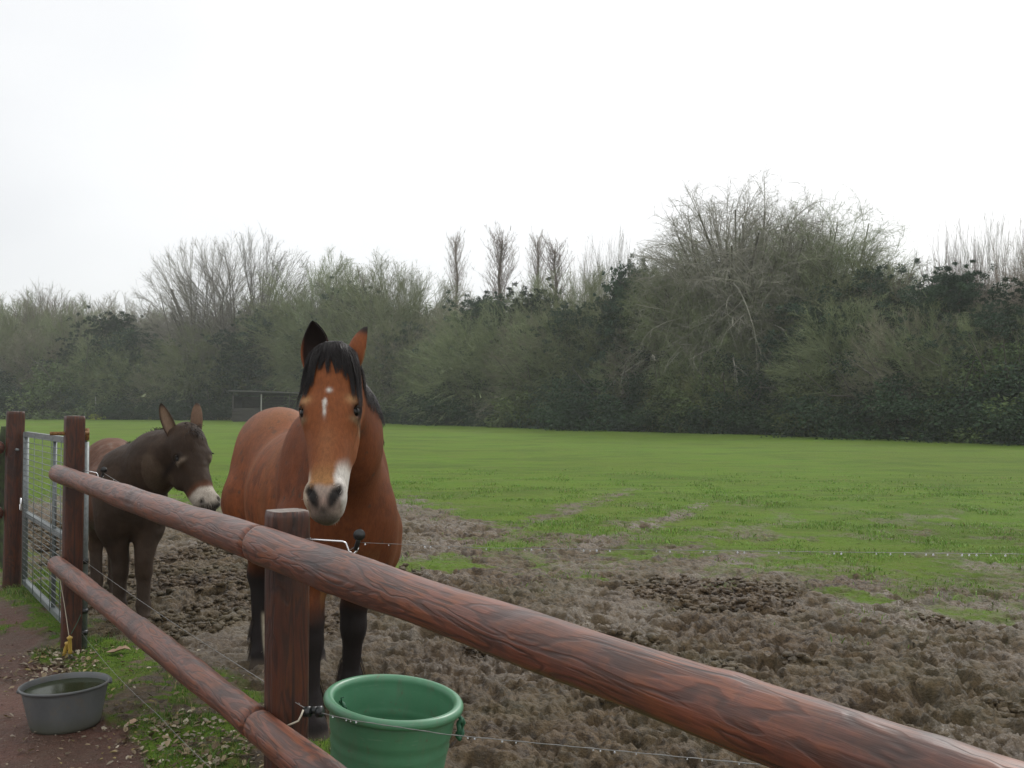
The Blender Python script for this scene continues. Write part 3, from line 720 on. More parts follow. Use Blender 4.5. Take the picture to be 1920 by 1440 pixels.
# ---- green bucket
mb = M('green_plastic')
nb = mb.noise(mb.coord(), 7, 5, 0.6)
bc = mb.ramp(nb, [(0.3, (0.068, 0.205, 0.108)), (0.7, (0.092, 0.25, 0.142))])
bc = mb.mix(mb.ramp(mb.noise(mb.coord('Object', (6, 6, 1.2)), 5, 5, 0.7), [(0.50, 0.0), (0.75, 0.45)]), bc, (0.15, 0.17, 0.12))
bc = mb.mix(mb.ramp(mb.math('SUBTRACT', mb.noise(mb.coord(), 16, 5, .75), mb.math('MULTIPLY', mb.n('ShaderNodeSeparateXYZ', {0: mb.coord()}).outputs['Z'], .18)), [(0.53, 0.0), (0.60, 0.7)]), bc, (0.13, 0.10, 0.065))
bc = mb.mix(mb.ramp(mb.noise(mb.coord('Object', (1, 1, 9)), 12, 4, .7), [(0.62, 0.0), (0.68, 0.5)]), bc, (0.18, 0.30, 0.21))
mb.bump(mb.noise(mb.coord(), 90, 3), 0.08, 0.003); green_pl = mb.fin(bc, 0.38, spec=0.5)
BX, BY = -0.485, 3.72
bk = empty('green_bucket', (BX, BY, ground_h(BX, BY) + 0.0)); tag(bk, 'large empty green plastic bucket standing tilted on the mud behind the rails', 'bucket')
RT, RB, BH = 0.232, 0.185, 0.50
prof = [(0.0, 0.02), (RB - 0.02, 0.02), (RB - 0.005, 0.0), (RB, 0.008)]
zz_ = np.linspace(0.02, BH - 0.035, 40)
for z in zz_:
    r_ = RB + (RT - RB) * z / BH
    for zr in (BH - 0.115, BH - 0.165): r_ += 0.0045 * math.exp(-((z - zr) / 0.006) ** 2)
    if z > BH - 0.11: r_ += 0.004
    prof.append((r_, z))
rc, zc = RT + 0.006, BH - 0.016
for a in np.linspace(-2.2, 3.4, 14): prof.append((rc + 0.019 * math.cos(a) , zc + 0.019 * math.sin(a)))
for z in zz_[::-1]:
    r_ = RB + (RT - RB) * z / BH - 0.008
    for zr in (BH - 0.14,): r_ -= 0.004 * math.exp(-((z - zr) / 0.006) ** 2)
    prof.append((r_, z))
prof += [(RB - 0.02, 0.035), (0.0, 0.03)]
V, F = lathe_np(prof, 96)
link('shell', mesh_np('shell', V, F), green_pl, bk)
def loop(c, rx, rz, rot, r, name='rope_handle', mat=gcord):
    P = [Vector((rx * math.sin(a), 0.004 * math.sin(5 * a), -rz + rz * math.cos(a))) for a in np.linspace(0, 2 * math.pi, 33)]
    Pm = [tuple(Matrix.Rotation(rot, 3, 'Z') @ p + Vector(c)) for p in P]
    V, F = tube_np(Pm, r, 8)
    k = np.arange(len(Pm) * 8) // 8; 
    o = link(name, mesh_np(name, V, F), mat, bk); return o
mk = M('rope_green'); rope_m = mk.fin(mk.ramp(mk.n('ShaderNodeTexWave', {'Vector': mk.coord(), 'Scale': 60.0}).outputs['Fac'], [(0.3, (0.008, 0.05, 0.025)), (0.8, (0.035, 0.16, 0.08))]), 0.6)
loop((RT + 0.022, -0.03, BH - 0.045), 0.014, 0.036, 1.1, 0.0085, mat=rope_m)
P = [(RT - 0.006, -0.02, BH - 0.04), (RT + 0.012, -0.03, BH - 0.035), (RT + 0.026, -0.03, BH - 0.045), (RT + 0.02, -0.035, BH - 0.06)]
tube('rope_knot', P, 0.008, rope_m, bk, 8)
P = [(-RT + 0.03, 0.03, BH - 0.05), (-RT + 0.045, 0.02, BH - 0.055), (-RT + 0.058, 0.01, BH - 0.07), (-RT + 0.04, 0.015, BH - 0.068)]
tube('rope_knot', P, 0.0075, rope_m, bk, 8)
tube('rope_end', [(-RT + 0.04, 0.02, BH - 0.055), (-RT + 0.035, 0.012, BH - 0.03), (-RT + 0.045, 0.01, BH - 0.025)], 0.0025, rope_m, bk, 6)
bk.rotation_euler = (math.radians(3.0), math.radians(6.0), 0)

# ---- grey water tub
mt_ = M('grey_plastic')
tcx = mt_.ramp(mt_.noise(mt_.coord('Object', (1, 1, 0.5)), 8, 5, 0.6), [(0.3, (0.085, 0.090, 0.092)), (0.7, (0.125, 0.132, 0.134))])
tcx = mt_.mix(mt_.ramp(mt_.noise(mt_.coord(), 13, 5, .75), [(0.55, 0.0), (0.66, 0.5)]), tcx, (0.14, 0.12, 0.095))
tcx = mt_.mix(mt_.ramp(mt_.math('ADD', mt_.n('ShaderNodeSeparateXYZ', {0: mt_.coord()}).outputs['Z'], mt_.math('MULTIPLY', mt_.noise(mt_.coord(), 12, 4), 0.06)), [(0.03, 0.75), (0.12, 0.0)]), tcx, (0.085, 0.088, 0.055))
grey_pl = mt_.fin(tcx, 0.5, spec=0.4)
TX, TY = wpt(130, 5.03), 5.03
tb = empty('water_tub', (TX, TY, ground_h(TX, TY) - 0.004)); tag(tb, 'shallow round grey tub full of dark water standing on the path', 'tub')
R1, R0, TH_ = 0.204, 0.160, 0.215
prof = [(0, 0), (R0 - 0.01, 0.0), (R0, 0.006)] + [(R0 + (R1 - R0) * (z / TH_) ** 0.9, z) for z in np.linspace(0.02, TH_ - 0.02, 16)]
prof += [(R1 + 0.004 + 0.0065 * math.cos(a), TH_ - 0.008 + 0.0065 * math.sin(a)) for a in np.linspace(-2.0, 2.8, 9)]
prof += [(R0 + (R1 - R0) * (z / TH_) ** 0.9 - 0.006, z) for z in np.linspace(TH_ - 0.02, 0.03, 10)] + [(0, 0.012)]
V, F = lathe_np(prof, 80); link('shell', mesh_np('shell', V, F), grey_pl, tb)
mw = M('dark_water'); mw.bump(mw.noise(mw.coord(), 14, 2), 0.03, 0.003)
mw.fin((0.030, 0.038, 0.018), 0.12, spec=0.18, IOR=1.33); zwat = TH_ - 0.028; rw = R0 + (R1 - R0) * (zwat / TH_) ** 0.9 - 0.004
V, F = lathe_np([(0, 0), (rw * .5, 0), (rw, 0)], 80); V[:, 2] += zwat
link('water', mesh_np('water', V, F), mw.m, tb)
for a in (0.35, 0.35 + math.pi):
    P = [(math.cos(a + q) * (R1 + 0.007), math.sin(a + q) * (R1 + 0.007), TH_ - 0.016 - 0.006 * math.cos(q * 14)) for q in np.linspace(-0.16, 0.16, 9)]
    tube('lug', P, 0.009, grey_pl, tb, 8)
tb.rotation_euler = (0, math.radians(-1.5), 0)
# ------------------------------------------------------------------ trees
def norm(v): return v / (np.linalg.norm(v, axis=-1, keepdims=True) + 1e-9)
def seg_mesh(seg, sides):
    P0 = np.array([s[0] for s in seg]); P1 = np.array([s[1] for s in seg]); r0 = np.array([s[2] for s in seg]); r1 = np.array([s[3] for s in seg])
    T = norm(P1 - P0); A = np.where(np.abs(T[:, 2:3]) < .9, np.array([[0, 0, 1.]]), np.array([[1., 0, 0]])); N = norm(np.cross(T, A)); B = np.cross(T, N)
    if sides == 1:     # one flat sliver per twig
        n = len(seg); V = np.stack([P0 - N * r0[:, None], P0 + N * r0[:, None], P1], 1).reshape(-1, 3)
        return V, [np.arange(n * 3).reshape(-1, 3)]
    th = np.arange(sides) * 2 * math.pi / sides; c = np.cos(th)[None, :, None]; s_ = np.sin(th)[None, :, None]
    off = N[:, None] * c + B[:, None] * s_
    V = np.concatenate([P0[:, None] + off * r0[:, None, None], P1[:, None] + off * r1[:, None, None]], 1).reshape(-1, 3)
    k = np.arange(len(seg))[:, None] * 2 * sides; j = np.arange(sides)[None]; jn = (j + 1) % sides
    return V, [np.stack([k + j, k + jn, k + sides + jn, k + sides + j], -1).reshape(-1, 4)]
def twigs(tips, n_per, L, w, seed, up=0.5, spread=0.8):
    """slivers fanning from the ends of branches"""
    r = np.random.default_rng(seed); P = np.array([t[1] for t in tips]); D = norm(np.array([t[1] - t[0] for t in tips]))
    P0s = np.array([t[0] for t in tips])
    P = np.repeat(P, n_per, 0); P0 = np.repeat(P0s, n_per, 0); D = np.repeat(D, n_per, 0); n = len(P)
    t = r.random((n, 1)); b = P0 * (1 - t) + P * t
    d = norm(D + r.normal(0, spread, (n, 3)) * 0.6 + np.array([0, 0, up])); l = L * r.uniform(0.4, 1.2, (n, 1))
    N = norm(np.cross(d, norm(r.normal(0, 1, (n, 3)))))
    mid = b + d * l * 0.5 + r.normal(0, 0.06, (n, 3)) * l
    e = mid + norm(d + np.array([0, 0, up * 0.6])) * l * 0.5
    V = np.stack([b - N * w, b + N * w, mid + N * w * .7, mid - N * w * .7, e], 1).reshape(-1, 3)
    k = np.arange(n)[:, None] * 5
    return V, [k + np.array([[0, 1, 2, 3]]), k + np.array([[3, 2, 4]])]
def leafclumps(centres, rad, n, size, seed, flat=0.6, droop=0.2):
    r = np.random.default_rng(seed); m_ = len(centres)
    c = np.repeat(np.asarray(centres), n, 0); k = len(c); R = np.repeat(np.broadcast_to(rad, (m_,)), n)
    v = norm(r.normal(0, 1, (k, 3))) * (r.random((k, 1)) ** 0.45) * R[:, None] * np.array([[1, 1, flat]])
    p = c + v; d = norm(v * np.array([[1, 1, 0.6]]) + r.normal(0, .25, (k, 3)) * R[:, None] - np.array([[0, 0, droop]]) * R[:, None])
    N = norm(np.cross(d, norm(r.normal(0, 1, (k, 3))))); s = size * r.uniform(0.5, 1.3, (k, 1))
    V = np.stack([p - d * s * .5, p + N * s * .28, p + d * s * .7, p - N * s * .28], 1).reshape(-1, 3)
    return V, [np.arange(k * 4).reshape(-1, 4)], p
def bark(name, c0, c1, sc=6):
    m = M(name); return m.fin(m.ramp(m.noise(m.coord('Object', (1, 1, .25)), sc, 5, .65), [(0.3, c0), (0.7, c1)]), 0.9, spec=0.2)
bk_grey = bark('grey_bark', (0.075, 0.070, 0.058), (0.15, 0.14, 0.115))
bk_olive = bark('mossy_green_bark', (0.060, 0.065, 0.032), (0.135, 0.140, 0.068))
bk_birch = bark('pale_bark', (0.075, 0.072, 0.050), (0.13, 0.125, 0.085))
def leafm(name, c0, c1, rnd=0.25, sc=0.6):
    m = M(name); n1 = m.noise(m.coord('Object'), sc, 4, .6)
    oi = m.n('ShaderNodeObjectInfo'); c = m.ramp(n1, [(0.32, c0), (0.68, c1)])
    hsv = m.n('ShaderNodeHueSaturation', {'Color': c, 'Value': m.math('MULTIPLY_ADD', oi.outputs['Random'], rnd * 2, 1 - rnd), 'Hue': m.math('MULTIPLY_ADD', oi.outputs['Random'], 0.03, 0.485), 'Saturation': 1.0})
    return m.fin(hsv.outputs[0], 0.85, spec=0.15)
tw_grey = leafm('bare_twigs_grey', (0.20, 0.19, 0.16), (0.27, 0.255, 0.215))
tw_olive = leafm('mossy_twigs_olive', (0.17, 0.205, 0.10), (0.25, 0.28, 0.155))
tw_pink = leafm('bare_twigs_pinkish', (0.22, 0.18, 0.155), (0.29, 0.24, 0.205))
tw_yel = leafm('mossy_twigs_yellow', (0.21, 0.235, 0.09), (0.29, 0.31, 0.135))
tw_brown = leafm('bare_twigs_brown', (0.19, 0.18, 0.13), (0.27, 0.25, 0.19))
lf_dark = leafm('evergreen_leaves', (0.036, 0.064, 0.042), (0.070, 0.110, 0.068))
lf_holly = leafm('dark_shrub_leaves', (0.018, 0.034, 0.019), (0.040, 0.066, 0.033))
lf_olive = leafm('olive_leaves', (0.07, 0.10, 0.04), (0.12, 0.155, 0.06))

PROTO = {}
def proto(kind, parts, H):
    PROTO.setdefault(kind, []).append((parts, H))
def conifer(kind, seed, H, W, mat, per=60, size=0.11):
    """irregular pine: boughs at all angles ending in loose upturned tufts"""
    r = np.random.default_rng(seed); tr = tube_np([(0, 0, 0), (0.15, 0.1, H * .5), (-.1, 0.1, H * 0.96)], [0.24, .15, .03], 8)
    bs, cs, rad = [], [], []
    for k in range(80):
        t = ((k + r.random()) / 80) ** .85; z = H * (0.04 + 0.94 * t); a = r.uniform(0, 6.28)
        prof_ = math.sin(math.pi * min(1, .18 + .82 * t)) ** .6 if t < .8 else (1 - t) / .2 * .75 + .2
        ln = W * prof_ * r.uniform(0.35, 1.15) + .25; rise = r.uniform(-.15, .55) * ln
        P = [np.array([math.cos(a + .3 * q * r.uniform(-1, 1)) * ln * q, math.sin(a) * ln * q, z + rise * q ** 1.5]) for q in np.linspace(0, 1, 6)]
        bs.append(tube_np(P, np.linspace(0.045, 0.010, 6), 3, cap=False))
        for q in range(1, 6):
            for _ in range(3): cs.append(P[q] + r.normal(0, .22 + .08 * q, 3) * np.array([1, 1, .7])); rad.append(r.uniform(.10, .30))
    cs, rad = np.array(cs), np.array(rad)
    V, F, _ = leafclumps(cs, rad, per, size, seed + 4, 0.8, -0.3)
    proto(kind, [('trunk', mesh_np('trunk', *join_np([tr] + bs)), bk_grey), ('crown', mesh_np('crown', V, F, False), mat)], max(V[:, 2].max(), H))
def shrub(kind, seed, H, W, mat, nc=70, per=130, size=0.13):
    r = np.random.default_rng(seed); cs = []
    st = []
    for k in range(12):
        a = r.uniform(0, 6.28); ln = r.uniform(0.3, 1) * W; P = [np.array([math.cos(a) * ln * q ** 1.3, math.sin(a) * ln * q ** 1.3, H * q * r.uniform(.6, 1.0)]) for q in np.linspace(0, 1, 5)]
        st.append(tube_np(P, np.linspace(.05, .01, 5), 4, cap=False))
    for k in range(nc):
        v = norm(r.normal(0, 1, 3)) * r.random() ** 0.4; v[2] = abs(v[2]); cs.append(v * np.array([W, W, H * 0.86]) * r.uniform(0.8, 1.1))
    V, F, _ = leafclumps(np.array(cs), 0.20 * (W + H) / 2 * r.uniform(0.6, 1.3, nc), per, size, seed + 1, 0.75, 0.1)
    V[:, 2] = np.maximum(V[:, 2], 0.0)
    proto(kind, [('stem', mesh_np('stem', *join_np(st)), bk_grey), ('crown', mesh_np('crown', V, F, False), mat)], V[:, 2].max())


def bez(P0, P1, P2, n):
    t = np.linspace(0, 1, n + 1)[None, :, None]
    return (1 - t) ** 2 * P0[:, None] + 2 * t * (1 - t) * P1[:, None] + t * t * P2[:, None]
def bez_seg(B, r0, r1):
    n = B.shape[1] - 1; t = np.linspace(0, 1, n + 1)[None]
    R = np.asarray(r0)[:, None] * (1 - t) + np.asarray(r1)[:, None] * t
    return [(a, b, c, d) for a, b, c, d in zip(B[:, :-1].reshape(-1, 3), B[:, 1:].reshape(-1, 3), R[:, :-1].ravel(), R[:, 1:].ravel())]
def kids_(B, R0, k, r, C0, Rc, flen, out, up, rnd, t0=0.25, droop=0.0):
    """k children along each curve of B, heading outwards"""
    m_ = len(B); n = B.shape[1] - 1; t = t0 + (1 - t0) * (np.arange(k)[None] + r.random((m_, k))) / k; t = np.clip(t, 0, .999)
    f = t * n; a = f.astype(int); fr = (f - a)[..., None]; i = np.arange(m_)[:, None]
    P = B[i, a] * (1 - fr) + B[i, a + 1] * fr; T = norm(B[i, a + 1] - B[i, a]); R = (R0[:, None] * (1 - .65 * t))
    P, T, R = P.reshape(-1, 3), T.reshape(-1, 3), R.ravel(); m2 = len(P)
    o = norm((P - C0) / Rc); D = norm(T * .75 + o * out + r.normal(0, rnd, (m2, 3)) + np.array([0, 0, up]))
    L = flen * r.uniform(.55, 1.25, (m2, 1)) * (1.15 - .45 * t.reshape(-1, 1))
    E2 = P + D * L + np.array([0, 0, up * .35 - droop]) * L; M1 = P + norm(T * .5 + D) * L * .5
    return P, M1, E2, R
def envtree(kind, seed, H, W, split, nst, tr, K, mats, tw=(0.006, 0.5), el0=-0.1, stemlean=.3, rnd=.35, up=.25, droop=0.0, out=.5, ivy=0, ivym=None, cz=None, rzf=1.0, asym=.18, clamp=.88):
    """tree grown into a rounded crown of height H and half width W"""
    r = np.random.default_rng(seed); zc = H * (cz if cz is not None else (split + (1 - split) * .42)); C0 = np.array([0, 0, zc]); Rc = np.array([W, W, (H - zc) * rzf])
    # stems
    a = np.arange(nst) * 2 * math.pi / nst + r.uniform(0, 1, nst); ln = stemlean * W * r.uniform(.6, 1.2, nst) * (nst > 1)
    S0 = np.stack([np.cos(a) * .25 * (nst > 1), np.sin(a) * .25 * (nst > 1), 0 * a], 1); S2 = np.stack([np.cos(a) * ln, np.sin(a) * ln, H * split + 0 * a + (H - H * split) * .55 * r.uniform(.7, 1.1, nst)], 1)
    S1 = (S0 + S2) / 2 + np.stack([-np.cos(a) * ln * .25, -np.sin(a) * ln * .25, 0 * a], 1) + r.normal(0, .12, (nst, 3))
    B0 = bez(S0, S1, S2, 9); R0 = np.full(nst, tr * (1 if nst == 1 else .62)); t0seg = bez_seg(B0, R0, R0 * .38)
    # limbs to targets spread over the crown
    k1 = K[0]; g = np.arange(k1) + .5; el = np.arcsin(np.clip(el0 + (1 - el0) * g / k1, -1, .985)); azm = g * 2.39996 + seed
    rad = r.uniform(1 - asym * 2, 1.0, k1) * .72
    Tt = C0 + np.stack([np.cos(el) * np.cos(azm), np.cos(el) * np.sin(azm), np.sin(el)], 1) * Rc * rad[:, None]
    ow = np.argmin([[np.hypot(*(Tt[i, :2] - S2[j, :2])) for j in range(nst)] for i in range(k1)], 1)
    ts = np.clip((Tt[:, 2] / H) * .75 - .08 + r.uniform(-.08, .08, k1), split * .5, .97); zt = ts * B0[ow, -1, 2]
    tt = np.clip(zt / B0[ow, -1, 2], 0.05, .99); f = tt * 9; ai = f.astype(int); fr = (f - ai)[:, None]; P = B0[ow, ai] * (1 - fr) + B0[ow, ai + 1] * fr
    L = np.linalg.norm(Tt - P, axis=1, keepdims=True); M1 = P + (Tt - P) * np.array([.55, .55, .38]) + r.normal(0, .06, (k1, 3)) * L
    R1 = R0[0] * (1 - .72 * tt) * .50; B1 = bez(P, M1, Tt, 7); s1 = bez_seg(B1, R1, R1 * .35)
    P, M1, E2, R2 = kids_(B1, R1, K[1], r, C0, Rc, .60 * (W + (H - zc)) * .5, out, up, rnd, .18, droop); R2 = R2 * .55; B2 = bez(P, M1, E2, 5); s2 = bez_seg(B2, R2, R2 * .35)
    P, M1, E2, R3 = kids_(B2, R2, K[2], r, C0, Rc, .34 * (W + (H - zc)) * .5, out, up, rnd * 1.2, .12, droop * 1.5); R3 = np.clip(R3 * .5, tw[0] * 1.1, tw[0] * 1.9); B3 = bez(P, M1, E2, 3); s3 = bez_seg(B3, R3, R3 * .4)
    P, M1, E2, R4 = kids_(B3, R3, K[3], r, C0, Rc, tw[1], out, up, rnd * 1.7, .1, droop * 2); N = norm(np.cross(E2 - P, norm(r.normal(0, 1, P.shape)))) * tw[0]
    Vt = np.stack([P - N, P + N, M1 + N * .7, M1 - N * .7, E2], 1).reshape(-1, 3); k = np.arange(len(P))[:, None] * 5; Ft = [k + np.array([[0, 1, 2, 3]]), k + np.array([[3, 2, 4]])]
    # thin level 3 as flat slivers per curve
    n3 = B3.shape[1]; N3 = norm(np.cross(B3[:, -1] - B3[:, 0], norm(r.normal(0, 1, (len(B3), 3)))))[:, None] * (R3[:, None] * np.linspace(1, .35, n3)[None])[..., None]
    V3 = np.stack([B3 - N3, B3 + N3], 2).reshape(-1, 3); kk = (np.arange(len(B3))[:, None] * n3 * 2 + np.arange(n3 - 1)[None] * 2).reshape(-1, 1); F3 = [kk + np.array([[0, 1, 3, 2]])]
    trunk = join_np([seg_mesh(t0seg, 8), seg_mesh(s1, 5)]); crown = join_np([seg_mesh(s2, 3), (V3, F3), (Vt, Ft)])
    if clamp:
        for part_ in (trunk, crown):
            v = part_[0]; q = (v - C0) / Rc; rho = np.linalg.norm(q, axis=1); lim = clamp + .13 * fbm3(norm(q) + seed, 3.0, 3, seed)
            new = np.where(rho > lim, lim + .16 * np.tanh((rho - lim) / .35), rho); k_ = (v[:, 2] > C0[2] * .5); f_ = np.where(k_, new / np.maximum(rho, 1e-6), 1)
            v[:] = C0 + q * f_[:, None] * Rc
    parts = [('trunk', mesh_np('trunk', *trunk), mats[0]), ('crown', mesh_np('crown', *crown, smooth=False), mats[1])]
    if ivy:
        c = B1.reshape(-1, 3)[r.integers(0, B1.shape[0] * B1.shape[1], ivy)]; c = np.concatenate([c[c[:, 2] < H * .7], B0.reshape(-1, 3)[r.integers(0, B0.shape[0] * 6, ivy // 2) % (B0.shape[0] * B0.shape[1])]])
        c = c + r.normal(0, .25, c.shape); V_, F_, _ = leafclumps(c, .45, 46, .11, seed + 2, .9); parts.append(('ivy', mesh_np('ivy', V_, F_, False), ivym))
    allz = np.concatenate([crown[0][:, 2]]); proto(kind, parts, float(np.percentile(allz, 99.7)))
def poplar(seed):
    r = np.random.default_rng(seed); H = 14.0; P = [(0.1 * math.sin(k), 0.1 * math.cos(k * 2), H * k / 10) for k in range(11)]
    tr = [tube_np(P, np.linspace(.2, .03, 11), 8)]; segs = []
    for k in range(230):
        t = 0.12 + 0.86 * (k / 230); z = H * t; a = r.uniform(0, 6.28); L = (1.0 + 1.9 * math.sin(math.pi * min(1, (1.04 - t) * 1.15)) ** .8) * r.uniform(.45, 1.1)
        p = np.array([0, 0, z]); d = np.array([math.cos(a) * .5, math.sin(a) * .5, 1.]); d /= np.linalg.norm(d)
        for q in range(5):
            n_ = p + d * L / 5; segs.append((p, n_, .011 * (1 - q / 6), .011 * (1 - (q + 1) / 6))); p = n_; d = d + r.normal(0, .12, 3) + np.array([0, 0, .16]); d /= np.linalg.norm(d)
    cr = [seg_mesh(segs, 3), twigs(segs, 7, 0.45, 0.0055, seed + 1, up=0.5, spread=0.9)]
    V, F = join_np(cr); proto('poplar', [('trunk', mesh_np('trunk', *join_np(tr)), bk_birch), ('crown', mesh_np('crown', V, F, smooth=False), tw_pink)], V[:, 2].max())
poplar(5); poplar(6)
envtree('vase', 101, 12, 5.2, .16, 4, .30, (26, 10, 9, 9), (bk_grey, tw_grey), (.0060, .55), el0=.0, stemlean=.55, up=.12, rnd=.33, out=.85, cz=.42)
envtree('vase', 107, 12, 5.6, .14, 3, .32, (28, 10, 9, 9), (bk_grey, tw_grey), (.0060, .55), el0=-.05, stemlean=.50, up=.12, rnd=.33, out=.85, cz=.42)
envtree('bare', 111, 10, 3.8, .25, 1, .22, (16, 8, 8, 8), (bk_grey, tw_brown), (.0075, .5), up=.15, out=.7)
envtree('bare', 113, 10, 3.6, .22, 2, .22, (16, 8, 8, 8), (bk_olive, tw_brown), (.0075, .5), up=.2, out=.7)
envtree('big', 131, 10.5, 4.1, .20, 1, .26, (44, 11, 10, 10), (bk_birch, tw_grey), (.0042, .42), el0=-.05, up=.04, rnd=.62, droop=.12, cz=.52, out=.3)
envtree('big', 137, 10.5, 3.8, .14, 2, .26, (40, 11, 10, 10), (bk_birch, tw_olive), (.0042, .42), el0=-.05, up=.06, rnd=.62, droop=.10, cz=.52, out=.3)
envtree('sapling', 141, 9, 2.4, .05, 7, .12, (20, 6, 6, 6), (bk_grey, tw_pink), (.0042, .55), el0=.35, stemlean=.7, up=.6, rnd=.24, out=.3, cz=.30, clamp=1.0)
envtree('sapling', 143, 9, 2.6, .05, 6, .12, (20, 6, 6, 6), (bk_grey, tw_grey), (.0042, .55), el0=.35, stemlean=.7, up=.6, rnd=.24, out=.3, cz=.30, clamp=1.0)
for sd in (151, 157, 163): envtree('thicket', sd, 9, 4.2, .05, 5, .14, (30, 10, 10, 10), (bk_olive, tw_olive), (.0062, .42), el0=-.45, up=.12, rnd=.42, out=.7, cz=.45, ivy=60, ivym=lf_olive, asym=.24)
envtree('thicket', 171, 9, 4.0, .05, 5, .14, (30, 10, 10, 10), (bk_grey, tw_brown), (.0062, .42), el0=-.45, up=.12, rnd=.42, out=.7, cz=.45, ivy=110, ivym=lf_holly, asym=.24)
envtree('willow', 175, 6, 4.2, .05, 3, .16, (24, 9, 9, 9), (bk_olive, tw_yel), (.0055, .4), el0=-.5, up=-.05, rnd=.4, droop=.30, cz=.45, asym=.28)
conifer('conifer', 181, 9, 2.7, lf_dark); conifer('conifer', 187, 8, 3.2, lf_dark); conifer('conifer', 191, 8, 3.4, lf_holly)
shrub('shrub', 201, 3.4, 2.6, lf_holly, 110, 240, 0.10); shrub('shrub', 203, 2.6, 2.6, lf_holly, 100, 240, 0.09); shrub('shrub', 205, 4.2, 2.4, lf_dark, 120, 240, .11); shrub('shrub', 207, 3.2, 2.4, lf_olive, 100, 220, .10)

def edge_y(px): return np.interp(px, [-900, 0, 300, 700, 1200, 1900, 2800], [785, 785, 784, 792, 808, 833, 860])
def edge_d(px): return np.interp(px, [-900, 0, 400, 700, 1200, 1900, 2800], [118, 118, 110, 95, 66, 45, 36])
NT = [0]
def plant(kind, name, px, top, back, label, group, var=None, wfac=1.0, rz=None, cat='tree'):
    d = float(edge_d(px)) + back; x = wpt(px, d); zb = float(gz(x, d)) - 0.15
    ztop = CAMZ - (top - 766) / FPX * d; NT[0] += 1
    parts, H = PROTO[kind][(var if var is not None else NT[0]) % len(PROTO[kind])]
    sc = max(0.05, (ztop - zb) / H)
    o = empty(name, (x, d, zb), (0, 0, rz if rz is not None else (NT[0] * 2.4) % 6.28)); o.scale = (sc * wfac, sc * wfac, sc)
    tag(o, label, cat, group)
    for pn, me, mt in parts:
        c = link(pn, me, mt, o)
        if pn == 'ivy': c['label'] = 'ivy leaves'
    return o
# where along the wood each tree stands, named by things one can find in the picture
def spot(px):
    L = [(-120, 'beyond the leftmost fence post'), (22, 'the leftmost fence post'), (80, 'the mesh gate'), (137, 'the gate post'), (210, 'the donkey back'), (305, 'the donkey left ear'), (372, 'the donkey right ear'),
         (430, 'the left end of the shelter'), (490, 'the pale shelter post'), (577, 'the horse left ear'), (690, 'the horse right ear'), (760, 'the horse shoulder'), (855, 'the lone poplar'), (940, 'the broad poplar'),
         (1010, 'the third poplar'), (1060, 'the last poplar'), (1150, 'the thin bare sapling'), (1200, 'the spiky pine'), (1290, 'the lower fine-twigged tree'), (1395, 'the tallest tree'), (1470, 'the trunk of the tallest tree'),
         (1540, 'the second tall tree'), (1640, 'the right slope of the tall trees'), (1740, 'the gap before the red saplings'), (1800, 'the right hand pine'), (1860, 'the reddish saplings'), (1920, 'the right end of the view'), (2050, 'the far right end of the wood')]
    q, nme = min(L, key=lambda a: abs(a[0] - px)); d = px - q
    if px < -60: return nme
    return ('in line with ' if abs(d) < 14 else 'just left of ' if d < 0 else 'just right of ') + nme
# skyline trees
K = 'trees of the wood behind the pasture'
for (px, top, back) in ((385, 447, 10), (470, 432, 12)):
    plant('vase', 'bare_tree', px, top, back, 'tall vase shaped leafless tree, ' + ('left' if px < 430 else 'right') + ' of the pair above the shelter', K, var=0 if px < 430 else 1, wfac=0.92)
for i_, (px, top, back, wf) in enumerate(((855, 417, 24, 1.0), (940, 408, 24, 1.7), (1008, 416, 20, 1.0), (1042, 426, 20, 1.7))):
    plant('poplar', 'poplar', px, top, back, ['narrow leafless poplar standing alone left of the others', 'broad leafless poplar second from the left', 'very narrow leafless poplar third from the left', 'leafless poplar rightmost of the four'][i_], 'poplars behind the wood', var=i_, wfac=wf)
plant('big', 'bare_tree', 1395, 345, 7, 'tallest tree of the wood with pale trunk and fine bare twigs', K, var=0, wfac=1.2, rz=1.0)
plant('big', 'bare_tree', 1540, 372, 10, 'second tall fine-twigged tree right of the tallest one', K, var=1, wfac=1.15)
plant('big', 'bare_tree', 1290, 452, 4, 'lower fine-twigged tree left of the tallest one', K, var=1, wfac=0.95)
plant('big', 'bare_tree', 1470, 400, 12, 'fine-twigged tree squeezed between the two tallest', K, var=0, wfac=0.8, rz=3)
for (px, top, back, var) in ((1795, 412, 6, 0), (1850, 402, 9, 1), (1905, 412, 6, 0), (1960, 400, 9, 1), (1150, 432, 22, 1), (1105, 462, 20, 0)):
    plant('sapling', 'bare_tree', px, top, back, 'upright clump of reddish bare saplings ' + spot(px), K, var=var, wfac=.8)
sky_th = [(-60, 552), (30, 548), (85, 540), (140, 562), (590, 486), (635, 474), (690, 500), (740, 480), (785, 512), (612, 510), (885, 555), (985, 520), (1080, 500), (1120, 520), (1255, 490), (1325, 450), (1600, 455), (1640, 480), (1690, 515), (1740, 495), (1225, 545), (825, 575), (2040, 470), (1410, 500), (1500, 480)]
for i_, (px, top) in enumerate(sky_th):
    plant('thicket', 'leafless_tree', px, top, 6 + (i_ * 3.7) % 8, 'round topped olive twigged tree ' + spot(px), K, wfac=[.95, 1.1, .8][i_ % 3])
for i_, (px, top) in enumerate([(180, 552), (215, 548), (255, 562), (300, 576), (340, 578), (20, 556), (120, 560), (520, 578), (550, 570), (425, 582), (375, 582), (-120, 560), (485, 580), (70, 560)]):
    plant('bare', 'bare_tree', px, top, 14 + (i_ * 5.3) % 12, 'thin brown leafless tree ' + spot(px), K, wfac=1.1)
